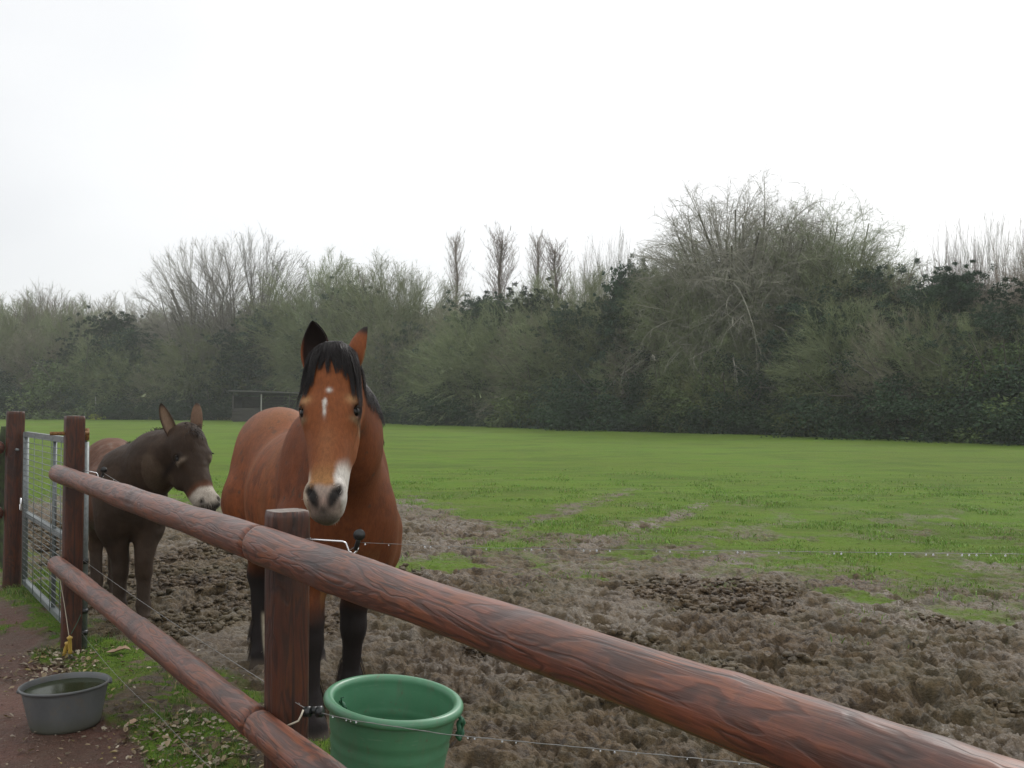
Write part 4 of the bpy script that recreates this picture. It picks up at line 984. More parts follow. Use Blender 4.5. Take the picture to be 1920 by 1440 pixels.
for i_, (px, top, back, wf) in enumerate([(215, 572, 5, 1.0), (255, 605, 2, 1.35), (500, 578, 7, 1.1), (470, 610, 4, 1.2), (650, 520, 9, 1.2), (915, 545, 7, 1.0), (1000, 525, 8, 1.1), (1160, 505, 5, 0.8), (1195, 482, 5, 0.65),
        (1225, 540, 4, 0.9), (1550, 520, 5, 1.3), (1620, 495, 8, 1.1), (1590, 560, 4, 1.3), (1800, 480, 4, 1.1), (1745, 530, 5, 1.1), (1700, 545, 5, 1.2), (1070, 560, 3, 1.1), (775, 600, 4, 1.0), (140, 640, 2, 1.2), (1500, 600, 3, 1.2), (1880, 560, 3, 1.1), (2000, 500, 4, 1.2)]):
    plant('conifer', 'evergreen_tree', px, top, back, ['dark blue green evergreen tree ', 'feathery dark green conifer '][i_ % 2] + spot(px), K, wfac=wf)
for i_, (px, top) in enumerate([(1330, 690), (1270, 700), (1385, 715), (1180, 700), (1040, 700)]):
    plant('willow', 'scrub_tree', px, top, 0.8 + i_ * .2, 'yellow olive scrub tree ' + spot(px), K, wfac=.95)
# middle storey: scrub and holly in front
r = np.random.default_rng(77)
sp = np.arange(-150, 2120, 58)
for i_, px in enumerate(sp):
    px = float(px + r.uniform(-20, 20)); top = float(np.interp(px, [0, 300, 560, 900, 1200, 1500, 1900], [620, 650, 610, 600, 610, 590, 580]) + r.uniform(-35, 45))
    plant('thicket', 'scrub_tree', px, top, (9.0 if 380 < px < 660 else 6.0 if 1395 < px < 1500 else 1.5) + r.uniform(0, 3), ['low olive scrub ', 'dense mossy scrub '][i_ % 2] + spot(px), K, wfac=1.25)
for i_, px in enumerate(np.arange(-150, 2120, 42)):
    px = float(px + r.uniform(-14, 14)); top = float(np.interp(px, [0, 300, 560, 900, 1200, 1500, 1900], [690, 690, 690, 690, 690, 680, 670]) + r.uniform(-40, 30))
    if 425 < px < 650: continue
    if 1410 < px < 1490: top += 70
    plant('shrub', 'evergreen_shrub', px, top, 0.6 + r.uniform(0, 1.6), ['dark leafy field edge shrub ', 'near-black field edge shrub ', 'tall dark field edge shrub '][i_ % 3] + spot(px), 'shrubs along the field edge', wfac=1.1, cat='shrub', var=i_ % 3 if i_ % 7 else 3)
for i_, px in enumerate((440, 480, 520, 560)):
    plant('shrub', 'evergreen_shrub', px, 700, 7, ['leftmost','second','third','rightmost'][i_] + ' dark leafy shrub behind the field shelter', 'shrubs behind the field shelter', wfac=1.2, cat='shrub')
# far wood filling the gaps
for i_, px in enumerate(np.arange(-110, 2200, 70)):
    top = float(np.interp(px, [0, 300, 560, 700, 1200, 1500, 1900], [565, 585, 560, 560, 560, 540, 540]))
    plant('thicket', 'leafless_tree', float(px), top + r.uniform(-8, 15), 20 + r.uniform(0, 8), 'half hidden tree deep behind ' + spot(px), 'trees deep in the wood', wfac=1.6)
# rough undergrowth at the foot of the wood
x = []; y = []
q = r.uniform(-300, 2300, 26000); dd = edge_d(q) + np.abs(r.normal(0, 1.6, len(q))) - 0.4 + 0.5 * np.sin(q / 37)
X = (q - 960) / FPX * dd; Z = gz(X, dd)
V, F, col = blades(X, dd, Z, 0.38, 0.03, 1.0, 12, dry=0.35, base=(0.055, 0.06, 0.025))
tag(link('undergrowth', mesh_np('undergrowth', V, F, False, col), grass_mat), 'rough brown and green undergrowth at the foot of the wood', 'undergrowth', kind='stuff')

# tree off the left edge, only its hanging twig tips reach into view
d = 26.0; parts, H = PROTO['vase'][1]
o = empty('bare_tree', (wpt(-470, d), d, -0.1), (0, 0, 2.0)); sc = 8.6 / H; o.scale = (sc, sc, sc)
tag(o, 'nearer leafless tree whose twig tips reach in at the left edge', 'tree', K)
for pn, me, mt in parts: link(pn, me, mt, o)

# pale stake and yellow green bush at the wood edge by the gate post
d = 112.0; zb = float(gz(0, d))
mst = M('pale_wood'); pale = mst.fin((0.40, 0.40, 0.37), 0.8)
V, F = tube_np([(0, 0, 0), (0.05, 0, 1.4), (0, 0, 2.6)], [0.09, .08, .05], 6)
tag(link('birch_stem', mesh_np('birch_stem', V, F), pale, loc=(wpt(179, d), d, zb)), 'thin pale stem standing before the dark wood right of the gate post', 'stem')
yg = leafm('yellow_green_leaves', (0.20, 0.24, 0.03), (0.34, 0.36, 0.06))
shrub('ybush', 301, 0.95, 1.15, yg, 26, 34, 0.09)
o = empty('yellow_bush', (wpt(180, d - 2), d - 2, zb)); tag(o, 'small yellow green bush at the foot of the wood right of the gate post', 'bush')
for pn, me, mt in PROTO['ybush'][0][0]: link(pn, me, mt, o)
o2 = empty('yellow_bush', (wpt(285, d - 2), d - 2, zb)); o2.scale = (.55, .55, .5); tag(o2, 'tiny yellow green bush at the foot of the wood left of the donkey ears', 'bush')
for pn, me, mt in PROTO['ybush'][0][0]: link(pn, me, mt, o2)

# ---- field shelter: plank back and sides, open front, sloping roof
d = 100.0; x0, x1 = wpt(437, d), wpt(640, d); zb = float(gz(0, d))
sh = empty('field_shelter', ((x0 + x1) / 2, d, zb)); tag(sh, 'low open fronted wooden field shelter with a sloping grey roof behind the horse', 'shelter')
ms = M('weathered_planks'); plank = ms.fin(ms.ramp(ms.noise(ms.coord('Object', (1, 1, 8)), 4, 4), [(0.3, (0.030, 0.027, 0.024)), (0.7, (0.062, 0.056, 0.048))]), 0.9)
ms = M('shelter_roof'); roofm = ms.fin(ms.ramp(ms.noise(ms.coord(), 3, 4), [(0.3, (0.05, 0.05, 0.05)), (0.7, (0.09, 0.09, 0.088))]), 0.6)
W_, D_, H0, H1 = x1 - x0, 3.4, 2.55, 3.15
hw = W_ / 2
nb = 9
for k in range(nb):     # back wall boards and left side boards
    z = (k + .5) * H0 / nb
    box('board', (0, D_, z), (W_, 0.03, H0 / nb - 0.015), plank, sh)
    box('board', (-hw, D_ / 2, z), (0.03, D_ - 0.1, H0 / nb - 0.015), plank, sh)
    box('board', (hw, D_ / 2, z), (0.03, D_ - 0.1, H0 / nb - 0.015), plank, sh)
for k in range(4):      # boarded lower front left
    box('board', (-hw + W_ * .135, 0.0, 0.2 + k * .34), (W_ * .26, 0.03, 0.31), plank, sh)
    box('board', (-hw + W_ * .39, 0.0, 0.2 + k * .34), (W_ * .2, 0.03, 0.31), plank, sh)
for q in (0, .262, .52, .76, 1): box('post', (-hw + W_ * q, -0.03, 1.45), (0.10 if q else .16, .14, 2.7), pale if q == .262 else plank, sh)
ang = math.atan2(0.35, D_ + .6)
for k in range(12):
    xx = -hw - .3 + (W_ + .6) * (k + .5) / 12
    Rm = np.array(Matrix.Rotation(-ang, 3, 'X'))
    box('roof_sheet', (xx, D_ / 2, 2.93 - 0.030 * k + 0.004 * (k % 2)), ((W_ + .6) / 12 - 0.02, D_ + .8, 0.05), roofm, sh, Rm)
box('fascia', (0, -0.38, 2.95), (W_ + .6, 0.04, 0.14), roofm, sh, np.array(Matrix.Rotation(math.atan2(.36, W_ + .6), 3, 'Y')))
# ------------------------------------------------------------------ animals: one smooth body each, grown as a distance field
class Body:
    def __init__(s, lo, hi, h):
        s.lo = np.array(lo, float); s.h = h; s.n = np.ceil((np.array(hi) - s.lo) / h).astype(int) + 1
        s.f = np.full(tuple(s.n), 0.25, np.float32)
    def _win(s, lo, hi):
        a = np.clip(np.floor((lo - s.lo) / s.h).astype(int), 0, s.n); b = np.clip(np.ceil((hi - s.lo) / s.h).astype(int) + 1, 0, s.n)
        g = [(s.lo[i] + s.h * np.arange(a[i], b[i])).astype(np.float32) for i in range(3)]
        return tuple(slice(a[i], b[i]) for i in range(3)), np.meshgrid(*g, indexing='ij', sparse=False)
    def _apply(s, sl, d, k, op):
        f = s.f[sl]
        if op == 'add':
            hh = np.maximum(k - np.abs(f - d), 0) / k; s.f[sl] = np.minimum(f, d) - hh * hh * k * .25
        else:
            d = -d; hh = np.maximum(k - np.abs(f - d), 0) / k; s.f[sl] = np.maximum(f, d) + hh * hh * k * .25
    def ell(s, c, r, k=0.06, fr=None, R=None, op='add'):
        """ellipsoid centre c radii r; fr=(O, axes rows) places it in a frame; R extra rotation in that frame"""
        c = np.array(c, float); r = np.array(r, float); A = np.eye(3); O = np.zeros(3)
        if fr is not None: O, A = fr
        cw = O + c @ A
        if R is not None: A = np.asarray(R).T @ A
        m = max(r) + k + 0.03; sl, (X, Y, Z) = s._win(cw - m, cw + m)
        if X.size == 0: return
        q = [(X - cw[0]) * A[i, 0] + (Y - cw[1]) * A[i, 1] + (Z - cw[2]) * A[i, 2] for i in range(3)]
        k0 = np.sqrt(sum((q[i] / r[i]) ** 2 for i in range(3))) + 1e-6; k1 = np.sqrt(sum((q[i] / r[i] ** 2) ** 2 for i in range(3))) + 1e-6
        s._apply(sl, (k0 * (k0 - 1) / k1).astype(np.float32), k, op)
    def cone(s, a, b, ra, rb, k=0.05, fr=None, sq=None, op='add'):
        """rounded cone a->b; sq=(axis, factor) squashes it across axis"""
        a = np.array(a, float); b = np.array(b, float)
        if fr is not None: O, A = fr; a = O + a @ A; b = O + b @ A
        m = max(ra, rb) + k + 0.03; sl, (X, Y, Z) = s._win(np.minimum(a, b) - m, np.maximum(a, b) + m)
        if X.size == 0: return
        ab = b - a; px, py, pz = X - a[0], Y - a[1], Z - a[2]
        t = np.clip((px * ab[0] + py * ab[1] + pz * ab[2]) / np.dot(ab, ab), 0, 1)
        px, py, pz = px - t * ab[0], py - t * ab[1], pz - t * ab[2]; f = 1.0
        if sq is not None:
            ax = np.array(sq[0], float); ax /= np.linalg.norm(ax); f = sq[1]
            if fr is not None: ax = ax @ A
            g = (px * ax[0] + py * ax[1] + pz * ax[2]) * (1 / f - 1); px, py, pz = px + g * ax[0], py + g * ax[1], pz + g * ax[2]
        d = (np.sqrt(px * px + py * py + pz * pz) - (ra + (rb - ra) * t)) * (0.5 + 0.5 * min(f, 1))
        s._apply(sl, d.astype(np.float32), k, op)
    def push(s, p, dr, gap):
        """move p along dr until it lies gap above the surface"""
        p = np.array(p, float)
        for _ in range(14):
            i = np.clip(((p - s.lo) / s.h).round().astype(int), 0, s.n - 1); v = float(s.f[tuple(i)])
            if v >= gap: break
            p = p + dr * max(gap - v, .002)
        return p
    def snap(s, p, dr, gap):
        """slide p along dr onto the surface from either side"""
        p = np.array(p, float)
        for _ in range(14):
            i = np.clip(((p - s.lo) / s.h).round().astype(int), 0, s.n - 1); v = float(s.f[tuple(i)])
            if abs(v - gap) < .003: break
            p = p + dr * (gap - v) * .8
        return p
    def mesh(s):
        g = vdb.FloatGrid(background=0.03); g.copyFromArray(np.clip(s.f, -0.03, 0.03))
        P, T, Q = g.convertToPolygons(0.0, 0.0)
        P = np.asarray(P, float) * s.h + s.lo; F = []
        if len(Q): F.append(np.asarray(Q)[:, ::-1].astype(np.int64))
        if len(T): F.append(np.asarray(T)[:, ::-1].astype(np.int64))
        return P, F
def ear_np(base, up, face, L, W, cup=0.55, curl=0.0, point=1.0, base_w=0.55, maxat=0.38):
    """hollow leaf shaped ear, opening towards 'face'; returns V,F,inner mask,t"""
    up = norm(np.array(up, float)); face = np.array(face, float); face = norm(face - up * np.dot(face, up)); sd = np.cross(up, face)
    nu, nv = 22, 13; t = np.linspace(0, 1, nu)[:, None] * np.ones((1, nv)); v = np.ones((nu, 1)) * np.linspace(-1, 1, nv)[None]
    w = np.where(t < maxat, base_w + (1 - base_w) * np.sin(t / maxat * math.pi / 2), np.cos(np.clip((t - maxat) / (1 - maxat), 0, 1) * math.pi / 2) ** (0.75 * point)) * W
    ang = v * (1.9 - 1.0 * t) * cup * 1.3
    X = w * np.sin(ang) / np.maximum(np.sin(cup * 1.3 * (1.9 - 1.0 * t)), .25).clip(.6, 1); Zf = -w * (np.cos(ang)) * 0.85
    Zf = Zf - Zf[:, nv // 2:nv // 2 + 1] * 0
    P = np.asarray(base)[None, None] + up * (t * L)[..., None] + sd * X[..., None] + face * (Zf + curl * t ** 2 * L)[..., None] + sd * (curl * .3 * t ** 2 * L)[..., None]
    N = norm(np.cross(np.gradient(P, axis=0), np.gradient(P, axis=1)))
    if np.sum(N[nu // 2, nv // 2] * face) < 0: N = -N
    th = 0.0035
    A = P + N * th; B = P - N * th
    V = np.concatenate([A.reshape(-1, 3), B.reshape(-1, 3)]); i = np.arange(nu - 1)[:, None] * nv; j = np.arange(nv - 1)[None]
    q = np.stack([i + j, i + j + 1, i + nv + j + 1, i + nv + j], -1).reshape(-1, 4); o = nu * nv
    ed = []
    for jj in (0, nv - 1):
        a = np.arange(nu - 1) * nv + jj; ed.append(np.stack([a, a + nv, a + nv + o, a + o], -1))
    F = [np.concatenate([q, q[:, ::-1] + o] + ed)]
    inner = np.concatenate([np.ones(o), np.zeros(o)]); tt = np.concatenate([t.ravel(), t.ravel()]); ve = np.concatenate([np.abs(v).ravel()] * 2)
    return V, F, inner, tt, ve
def strands(paths, r0, seed, sides=3):
    return join_np([tube_np(p, np.linspace(r0, r0 * .25, len(p)), sides, cap=False) for p in paths])
def coat(name, V, F, C0, n, L, w, seed, mat, parent, amt=0.3, flow=(-0.5, 0, -0.85), zmin=0.1, var=.3):
    """short hair laid over the body surface"""
    r = np.random.default_rng(seed); T = np.concatenate([f[:, :3] for f in F]); T = T[r.integers(0, len(T), n)]
    a, b, c = V[T[:, 0]], V[T[:, 1]], V[T[:, 2]]; N = np.cross(b - a, c - a); N = norm(N); p = a + (b - a) * r.random((n, 1)) * .5 + (c - a) * r.random((n, 1)) * .5
    fl = np.array(flow)[None] + r.normal(0, .35, (n, 3)); fl = norm(fl - N * np.sum(fl * N, 1, keepdims=True)); l = L * r.uniform(.4, 1.3, (n, 1))
    d = norm(fl + N * amt * r.uniform(.3, 1.5, (n, 1))); sd = norm(np.cross(d, N)) * w
    k = p[:, 2] > zmin; p, d, l, sd, N = p[k], d[k], l[k], sd[k], N[k]; n = len(p); c = C0[T[k, 0]] * r.uniform(1 - var, 1 + 1.3 * var, (n, 1)) * (1 + .5 * fbm3(p, 26, 2, 7))[:, None]
    Vs = np.stack([p - sd, p + sd, p + d * l], 1).reshape(-1, 3)
    o = link(name, mesh_np(name, Vs, np.arange(n * 3).reshape(-1, 3), False, np.repeat(c, 3, axis=0)), mat, parent); o['kind'] = 'stuff'; return o
m = M('animal_coat'); cc = m.attr('Col').outputs['Color']
nn = m.noise(m.coord('Object', (1, 1, .35)), 95, 4, .7)
m.bump(m.math('ADD', nn, m.math('MULTIPLY', m.noise(m.coord(), 22, 4, .6), 0.7)), 0.35, 0.006)
coat_mat = m.fin(m.mix(m.ramp(nn, [(0.3, 0.35), (0.6, 0.0)]), cc, (0.02, 0.01, 0.006)), 0.6, spec=0.14)
m = M('short_hair'); hair_short = m.fin(m.attr('Col').outputs['Color'], 0.75, spec=0.08)
m = M('black_hair'); hair_blk = m.fin((0.022, 0.018, 0.018), 0.5, spec=0.35)
m = M('dark_brown_hair'); hair_brn = m.fin((0.030, 0.021, 0.016), 0.6, spec=0.3)
m = M('eye_surface'); eye_mat = m.fin((0.008, 0.006, 0.005), 0.22, spec=0.4)

def local_frame(O, u):
    u = np.array(u) / np.linalg.norm(u); v = np.array([-u[1], u[0]])
    def w2l(p): d = np.array(p[:2]) - O; return np.array([d @ u, d @ v, p[2]])
    def v2l(p): return np.array([np.dot(p[:2], u), np.dot(p[:2], v), p[2]])
    return u, v, w2l, v2l
def head_frame(poll, muz, side_hint):
    L = norm(muz - poll); W = side_hint - L * np.dot(side_hint, L); W = norm(W); Fv = np.cross(L, W)
    return L, W, Fv

# ======================== horse
HO = np.array([-1.155, 5.65]); hu, hv, w2l, v2l = local_frame(HO, (0.43, -0.903))
poll = w2l((-0.772, 4.30, 1.812)); muzz = w2l((-0.745, 3.97, 1.160))
hL = norm(muzz - poll); side = v2l((1.0, 0.03, 0.02)); hW = norm(side - hL * np.dot(side, hL)); hF = np.cross(hW, hL)
if np.dot(hF, v2l((0, -1, 0))) < 0: hF = -hF
HF = (poll, np.stack([hL, hW, hF]))
b = Body((-1.42, -0.72, -0.06), (1.95, 0.62, 2.0), 0.0092)
# trunk
b.ell((0.10, 0, 1.10), (0.66, .285, .41), .1); b.ell((-0.18, 0, 1.07), (.55, .300, .385), .12); b.ell((-0.66, 0, 1.25), (.42, .27, .37), .12)
for s in (-1, 1):
    b.ell((-0.72, s * .135, 1.12), (.30, .175, .38), .06); b.ell((-0.60, s * .165, .95), (.21, .13, .24), .07)
    b.ell((.53, s * .146, 1.13), (.20, .14, .43), .055); b.ell((.70, s * .146, .98), (.17, .13, .25), .07)
b.ell((.66, 0, 1.10), (.27, .23, .38), .12); b.ell((.42, 0, 1.40), (.34, .13, .19), .14); b.ell((.84, 0, 1.12), (.17, .205, .27), .1)
b.ell((-0.86, 0, 1.42), (.22, .2, .17), .12)
# neck
n0, n1, n2 = np.array([.52, 0, 1.30]), np.array([.98, -.06, 1.50]), poll + hF * -0.02 + hL * 0.06
b.cone(n0, n1, .30, .215, .14, sq=((0, 1, 0), .66)); b.cone(n1, n2, .215, .135, .10, sq=((0, 1, 0), .70))
b.cone((.70, 0, 1.12), n1 + np.array([.08, 0, -.12]), .20, .13, .12, sq=((0, 1, 0), .75))
# fore legs (right one forward)
def foreleg(fx, fy, sh, z0=0.0):
    el = np.array([sh, np.sign(fy) * .20, .88]); kn = np.array([fx - .02 + (sh - fx) * .25, fy, .47]); fe = np.array([fx - .035, fy, .17]); ho = np.array([fx + .03, fy, .03])
    b.cone(el + (0, 0, .1), el, .15, .135, .08); b.cone(el, kn + (0, 0, .10), .125, .074, .06); b.ell(kn, (.068, .066, .085), .05)
    b.cone(kn, fe + (0, 0, .06), .056, .048, .04); b.ell(fe, (.062, .060, .065), .04); b.cone(fe, ho + (0, 0, .05), .052, .066, .03); b.cone(ho + (0, 0, .03), ho + (.02, 0, -.03), .068, .088, .02)
    b.ell(fe + (-.035, 0, -.04), (.045, .05, .07), .03)
foreleg(.78, -.17, .66); foreleg(.46, .13, .58)
def hindleg(fx, fy):
    sf = np.array([-.52, np.sign(fy) * .22, .92]); hk = np.array([fx - .10, fy, .56]); fe = np.array([fx - .04, fy, .18]); ho = np.array([fx + .02, fy, .03])
    b.cone(sf + (-.12, 0, .12), hk + (.06, 0, .16), .19, .085, .08, sq=((0, 1, 0), .8)); b.cone(hk + (.07, 0, .17), hk, .085, .066, .05); b.ell(hk + (-.02, 0, .01), (.075, .055, .085), .04)
    b.cone(hk, fe + (0, 0, .05), .06, .05, .04); b.ell(fe, (.065, .06, .066), .04); b.cone(fe, ho + (0, 0, .05), .053, .068, .03); b.cone(ho + (0, 0, .03), ho + (.02, 0, -.03), .07, .088, .02)
    b.ell(fe + (-.035, 0, -.04), (.045, .05, .07), .03)
hindleg(-.76, -.10); hindleg(-.66, .20)
# head: l down the face, w to the horse's left, f out of the forehead
E_ = lambda c, r, k=.04, R=None, op='add': b.ell(c, r, k, HF, R, op)
Cn = lambda a, c, ra, rb, k=.04, sq=None, op='add': b.cone(a, c, ra, rb, k, HF, sq, op)
E_((.06, 0, -.05), (.13, .105, .12), .07); E_((.17, 0, .005), (.14, .118, .075), .06); E_((.24, 0, -.01), (.12, .112, .075), .05)
for s in (-1, 1):
    E_((.235, s * .096, .020), (.052, .030, .040), .035)                 # brow and orbit
    E_((.27, s * .060, -.115), (.155, .050, .115), .06)                  # cheek
    Cn((.30, s * .075, -.035), (.44, s * .052, -.02), .022, .012, .04)   # facial crest
    Cn((.40, s * .040, -.105), (.60, s * .032, -.055), .045, .034, .05)
Cn((.26, 0, .000), (.58, 0, .015), .083, .058, .05, sq=((0, 0, 1), .80)); E_((.42, 0, -.045), (.2, .062, .055), .06)
Cn((.54, 0, -.022), (.635, 0, -.015), .058, .066, .05, sq=((0, 0, 1), 1.0))
E_((.635, 0, .0), (.070, .071, .066), .04); E_((.675, 0, -.035), (.045, .060, .055), .03); E_((.675, 0, -.078), (.036, .044, .032), .02)
for s in (-1, 1): E_((.620, s * .052, .030), (.048, .030, .036), .03)
for s in (-1, 1):
    Rn = np.array(Matrix.Rotation(s * 0.5, 3, 'Z')); E_((.622, s * .058, .066), (.030, .011, .022), .014, Rn, 'sub')
    E_((.252, s * .117, .034), (.024, .018, .020), .014, None, 'sub')     # eye socket
Cn((.700, -.05, -.052), (.700, .05, -.052), .006, .006, .012, None, 'sub'); Cn((.66, .075, -.055), (.70, .05, -.054), .005, .006, .01, None, 'sub'); Cn((.66, -.075, -.055), (.70, -.05, -.054), .005, .006, .01, None, 'sub')
V, F = b.mesh()
V = V + 0.0035 * fbm3(V, 7, 3, 3)[:, None] * norm(V - np.array([0, 0, 1.1]))
q = (V - poll) @ np.stack([hL, hW, hF]).T; l, wv_, f_ = q[:, 0], q[:, 1], q[:, 2]
hm = ((np.linalg.norm(V - (poll + hL * .35), axis=1) < .52)).astype(float) * sstep(-.02, .06, l) * (np.abs(wv_) < .16) * (f_ > np.interp(l, [0, .3, .45, .6], [-.2, -.25, -.19, -.135]))
n1 = fbm3(V, 5, 4, 12); n2 = fbm3(V, 18, 3, 15); n3 = fbm3(V * np.array([1, 1, .4]), 40, 2, 19)
bay = np.array([.215, .066, .023]); dk = np.array([.095, .033, .016]); blk = np.array([.016, .013, .013]); tan = np.array([.34, .17, .065]); wht = np.array([.62, .58, .53])
def mixc(c, t, k): k = np.clip(k, 0, 1)[:, None]; return c * (1 - k) + np.asarray(t) * k
col = np.tile(bay, (len(V), 1)) * (1 + .25 * n1 + .26 * n3)[:, None]
col = mixc(col, dk, sstep(.05, .6, n2 + .5 * n1) * .65)
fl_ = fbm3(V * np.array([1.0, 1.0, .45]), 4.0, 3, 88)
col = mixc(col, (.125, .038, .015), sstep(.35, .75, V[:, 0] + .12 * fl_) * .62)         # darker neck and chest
col = mixc(col, (.27, .105, .042), sstep(.0, .45, fl_) * sstep(.45, .1, V[:, 0]) * .6)   # paler orange patches over the flank
col = mixc(col, (.07, .045, .030), sstep(.42, .6, fbm3(V, 26, 3, 91)) * .8)
col = mixc(col, (.27, .13, .075), sstep(1.25, 1.6, V[:, 2]) * (V[:, 0] < .2) * .45)  # sheen along the top of back and rump, painted in as paler coat
col = mixc(col, (.25, .12, .05), sstep(1.0, .8, V[:, 2]) * (np.abs(V[:, 1]) > .2) * .25)
lz = V[:, 2] + .05 * n1; leg = sstep(.74, .54, lz)
col = mixc(col, blk, leg)
col = mixc(col, tan * .8, sstep(.98, .80, V[:, 2]) * sstep(.60, .72, V[:, 2]) * (np.abs(V[:, 1]) < .13) * .6)
sock = (V[:, 0] < -.3) * (V[:, 1] < .05) * sstep(-.11, -.09, V[:, 1]) * sstep(.36, .30, lz) * sstep(.05, .10, V[:, 2]) ; col = mixc(col, (.50, .44, .32), sock)
col = mixc(col, (.09, .07, .05), sstep(.08, .03, V[:, 2]) * .8)       # muddy hooves
# neck underside and between the fore legs darker
H1 = hm > 0.05
hc = np.tile(np.array([.242, .079, .028]), (len(V), 1)) * (1 + .12 * n1 + .08 * n3)[:, None]
hc = mixc(hc, (.29, .12, .052), sstep(.06, .0, np.abs(wv_)) * sstep(.28, .4, l) * .7)     # paler nasal ridge
hc = mixc(hc, tan, sstep(.46, .57, l + .03 * n1) * .9)
hc = mixc(hc, (.42, .24, .11), np.exp(-(((l - .212) / .020) ** 2 + ((np.abs(wv_) - .098) / .024) ** 2)) * (f_ > -.03) * .9)   # tan brow
hc = mixc(hc, (.045, .028, .018), np.exp(-(((l - .252) / .028) ** 2 + ((np.abs(wv_) - .118) / .022) ** 2)) * 1.1)     # dark skin round the eye
hc = mixc(hc, (.26, .20, .12), np.exp(-(((l - .292) / .012) ** 2 + ((np.abs(wv_) - .108) / .02) ** 2)) * .7)
st_ = np.exp(-(((l - .234) / .020) ** 2 + ((wv_ + .012 + .05 * (l - .2)) / (.0085 + .004 * n2)) ** 2) ** 2)
hc = mixc(hc, wht, (.9 * st_ + np.exp(-(((l - .270) / .024) ** 2 + ((wv_ + .013) / .006) ** 2)) + np.exp(-(((l - .180) / .009) ** 2 + ((wv_ - .004) / .011) ** 2))) * (f_ > 0) * 1.2)
ww = sstep(.030, .050, wv_ + .010 * n2) * sstep(.455, .53, l + .05 * (wv_ - .06) / .06) ; hc = mixc(hc, wht, ww)
ww = sstep(.052, .068, -wv_) * sstep(.50, .56, l); hc = mixc(hc, (.52, .44, .34), ww * .8)
nosef = sstep(.575, .605, l + .012 * n1 - .3 * np.maximum(0, .03 - np.abs(wv_ - .01)) * 1.0) * (1 - ww) * sstep(.078, .062, wv_)
hc = mixc(hc, (.33, .26, .22), nosef * .95)
nd = np.exp(-((((l - .642) / .048) ** 2) + ((np.abs(wv_) - .047 + (l - .63) * .42) / .0235) ** 2) ** 1.6); hc = mixc(hc, (.020, .019, .018), nd * 1.4 * (f_ > -.04))
hc = mixc(hc, (.33, .22, .18), np.exp(-(((l - .665) / .02) ** 2 + (wv_ / .016) ** 2)) * .7)
hc = mixc(hc, (.05, .043, .038), np.exp(-(((l - .695) / .016) ** 2 + (wv_ / .016) ** 2)) * .9)
hc = mixc(hc, (.13, .115, .10), sstep(.69, .715, l) * .8 * (f_ > -.06)); hc = mixc(hc, (.30, .27, .23), sstep(.66, .70, l) * (f_ < -.055) * .7)
col = np.where((hm > 0)[:, None], col * (1 - sstep(0, 1, hm)[:, None]) + hc * sstep(0, 1, hm)[:, None], col)
# ears joined to the same mesh
fc = v2l((0, -1, 0.0))
eb1 = poll + hL * .025 - hW * .092 + hF * (-.01); eb2 = poll + hL * .025 + hW * .082 + hF * (-.01)
ear1 = ear_np(eb1, v2l((0.04, -0.10, 1)), v2l((-.30, -.94, 0)), .212, .066, cup=.62, curl=.10, maxat=.42)
ear2 = ear_np(eb2, v2l((0.34, 0.02, 1)), v2l((.50, .87, 0)), .195, .047, cup=.62, curl=.02, maxat=.30)
parts, cols = [(V, F)], [col]
for (eV, eF, inn, tt, ve), fl in ((ear1, 0), (ear2, 1)):
    c = np.tile(bay * 1.05, (len(eV), 1)); c = mixc(c, blk, inn * .96 * sstep(1.05, .8, ve) + 0) if fl == 0 else mixc(c, (.12, .07, .05), inn * .6)
    c = mixc(c, blk, sstep(.72, .9, tt) + (sstep(.35, .7, tt) if fl == 0 else 0)); c = mixc(c, (.30, .22, .12), (ve > .93) * (tt < .5) * .7 * fl)
    parts.append((eV, eF)); cols.append(c)
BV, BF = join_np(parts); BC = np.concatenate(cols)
az = math.atan2(hu[1], hu[0]); hz = float(gz(*HO)) - 0.035
horse = empty('horse', (HO[0], HO[1], hz), (0, 0, az)); tag(horse, 'bay draught horse with black forelock and small white star facing over the fence', 'horse')
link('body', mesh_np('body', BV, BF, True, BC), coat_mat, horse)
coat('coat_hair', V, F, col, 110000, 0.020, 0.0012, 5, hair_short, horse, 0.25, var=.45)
hp2 = lambda l, w, f: poll + hL * l + hW * w + hF * f
for s in (-1, 1):
    V_, F_ = lathe_np([(0.0001, -.021)] + [(.021 * math.sin(a), -.021 * math.cos(a)) for a in np.linspace(.2, 2.94, 14)] + [(0.0001, .021)], 20)
    o = link('eye', mesh_np('eye', V_, F_), eye_mat, horse); o.location = hp2(.252, s * .104, .024); o.scale = (1, 1, 1)
    P = [hp2(.252 - .021 * math.cos(a) * 1.0, s * (.116 + .004 * math.sin(a)), .030 + .022 * math.sin(a) * 1.0) for a in np.linspace(-1.3, 1.3, 9)]
    tube('eyelid', P, .0055, hair_brn, horse, 6)
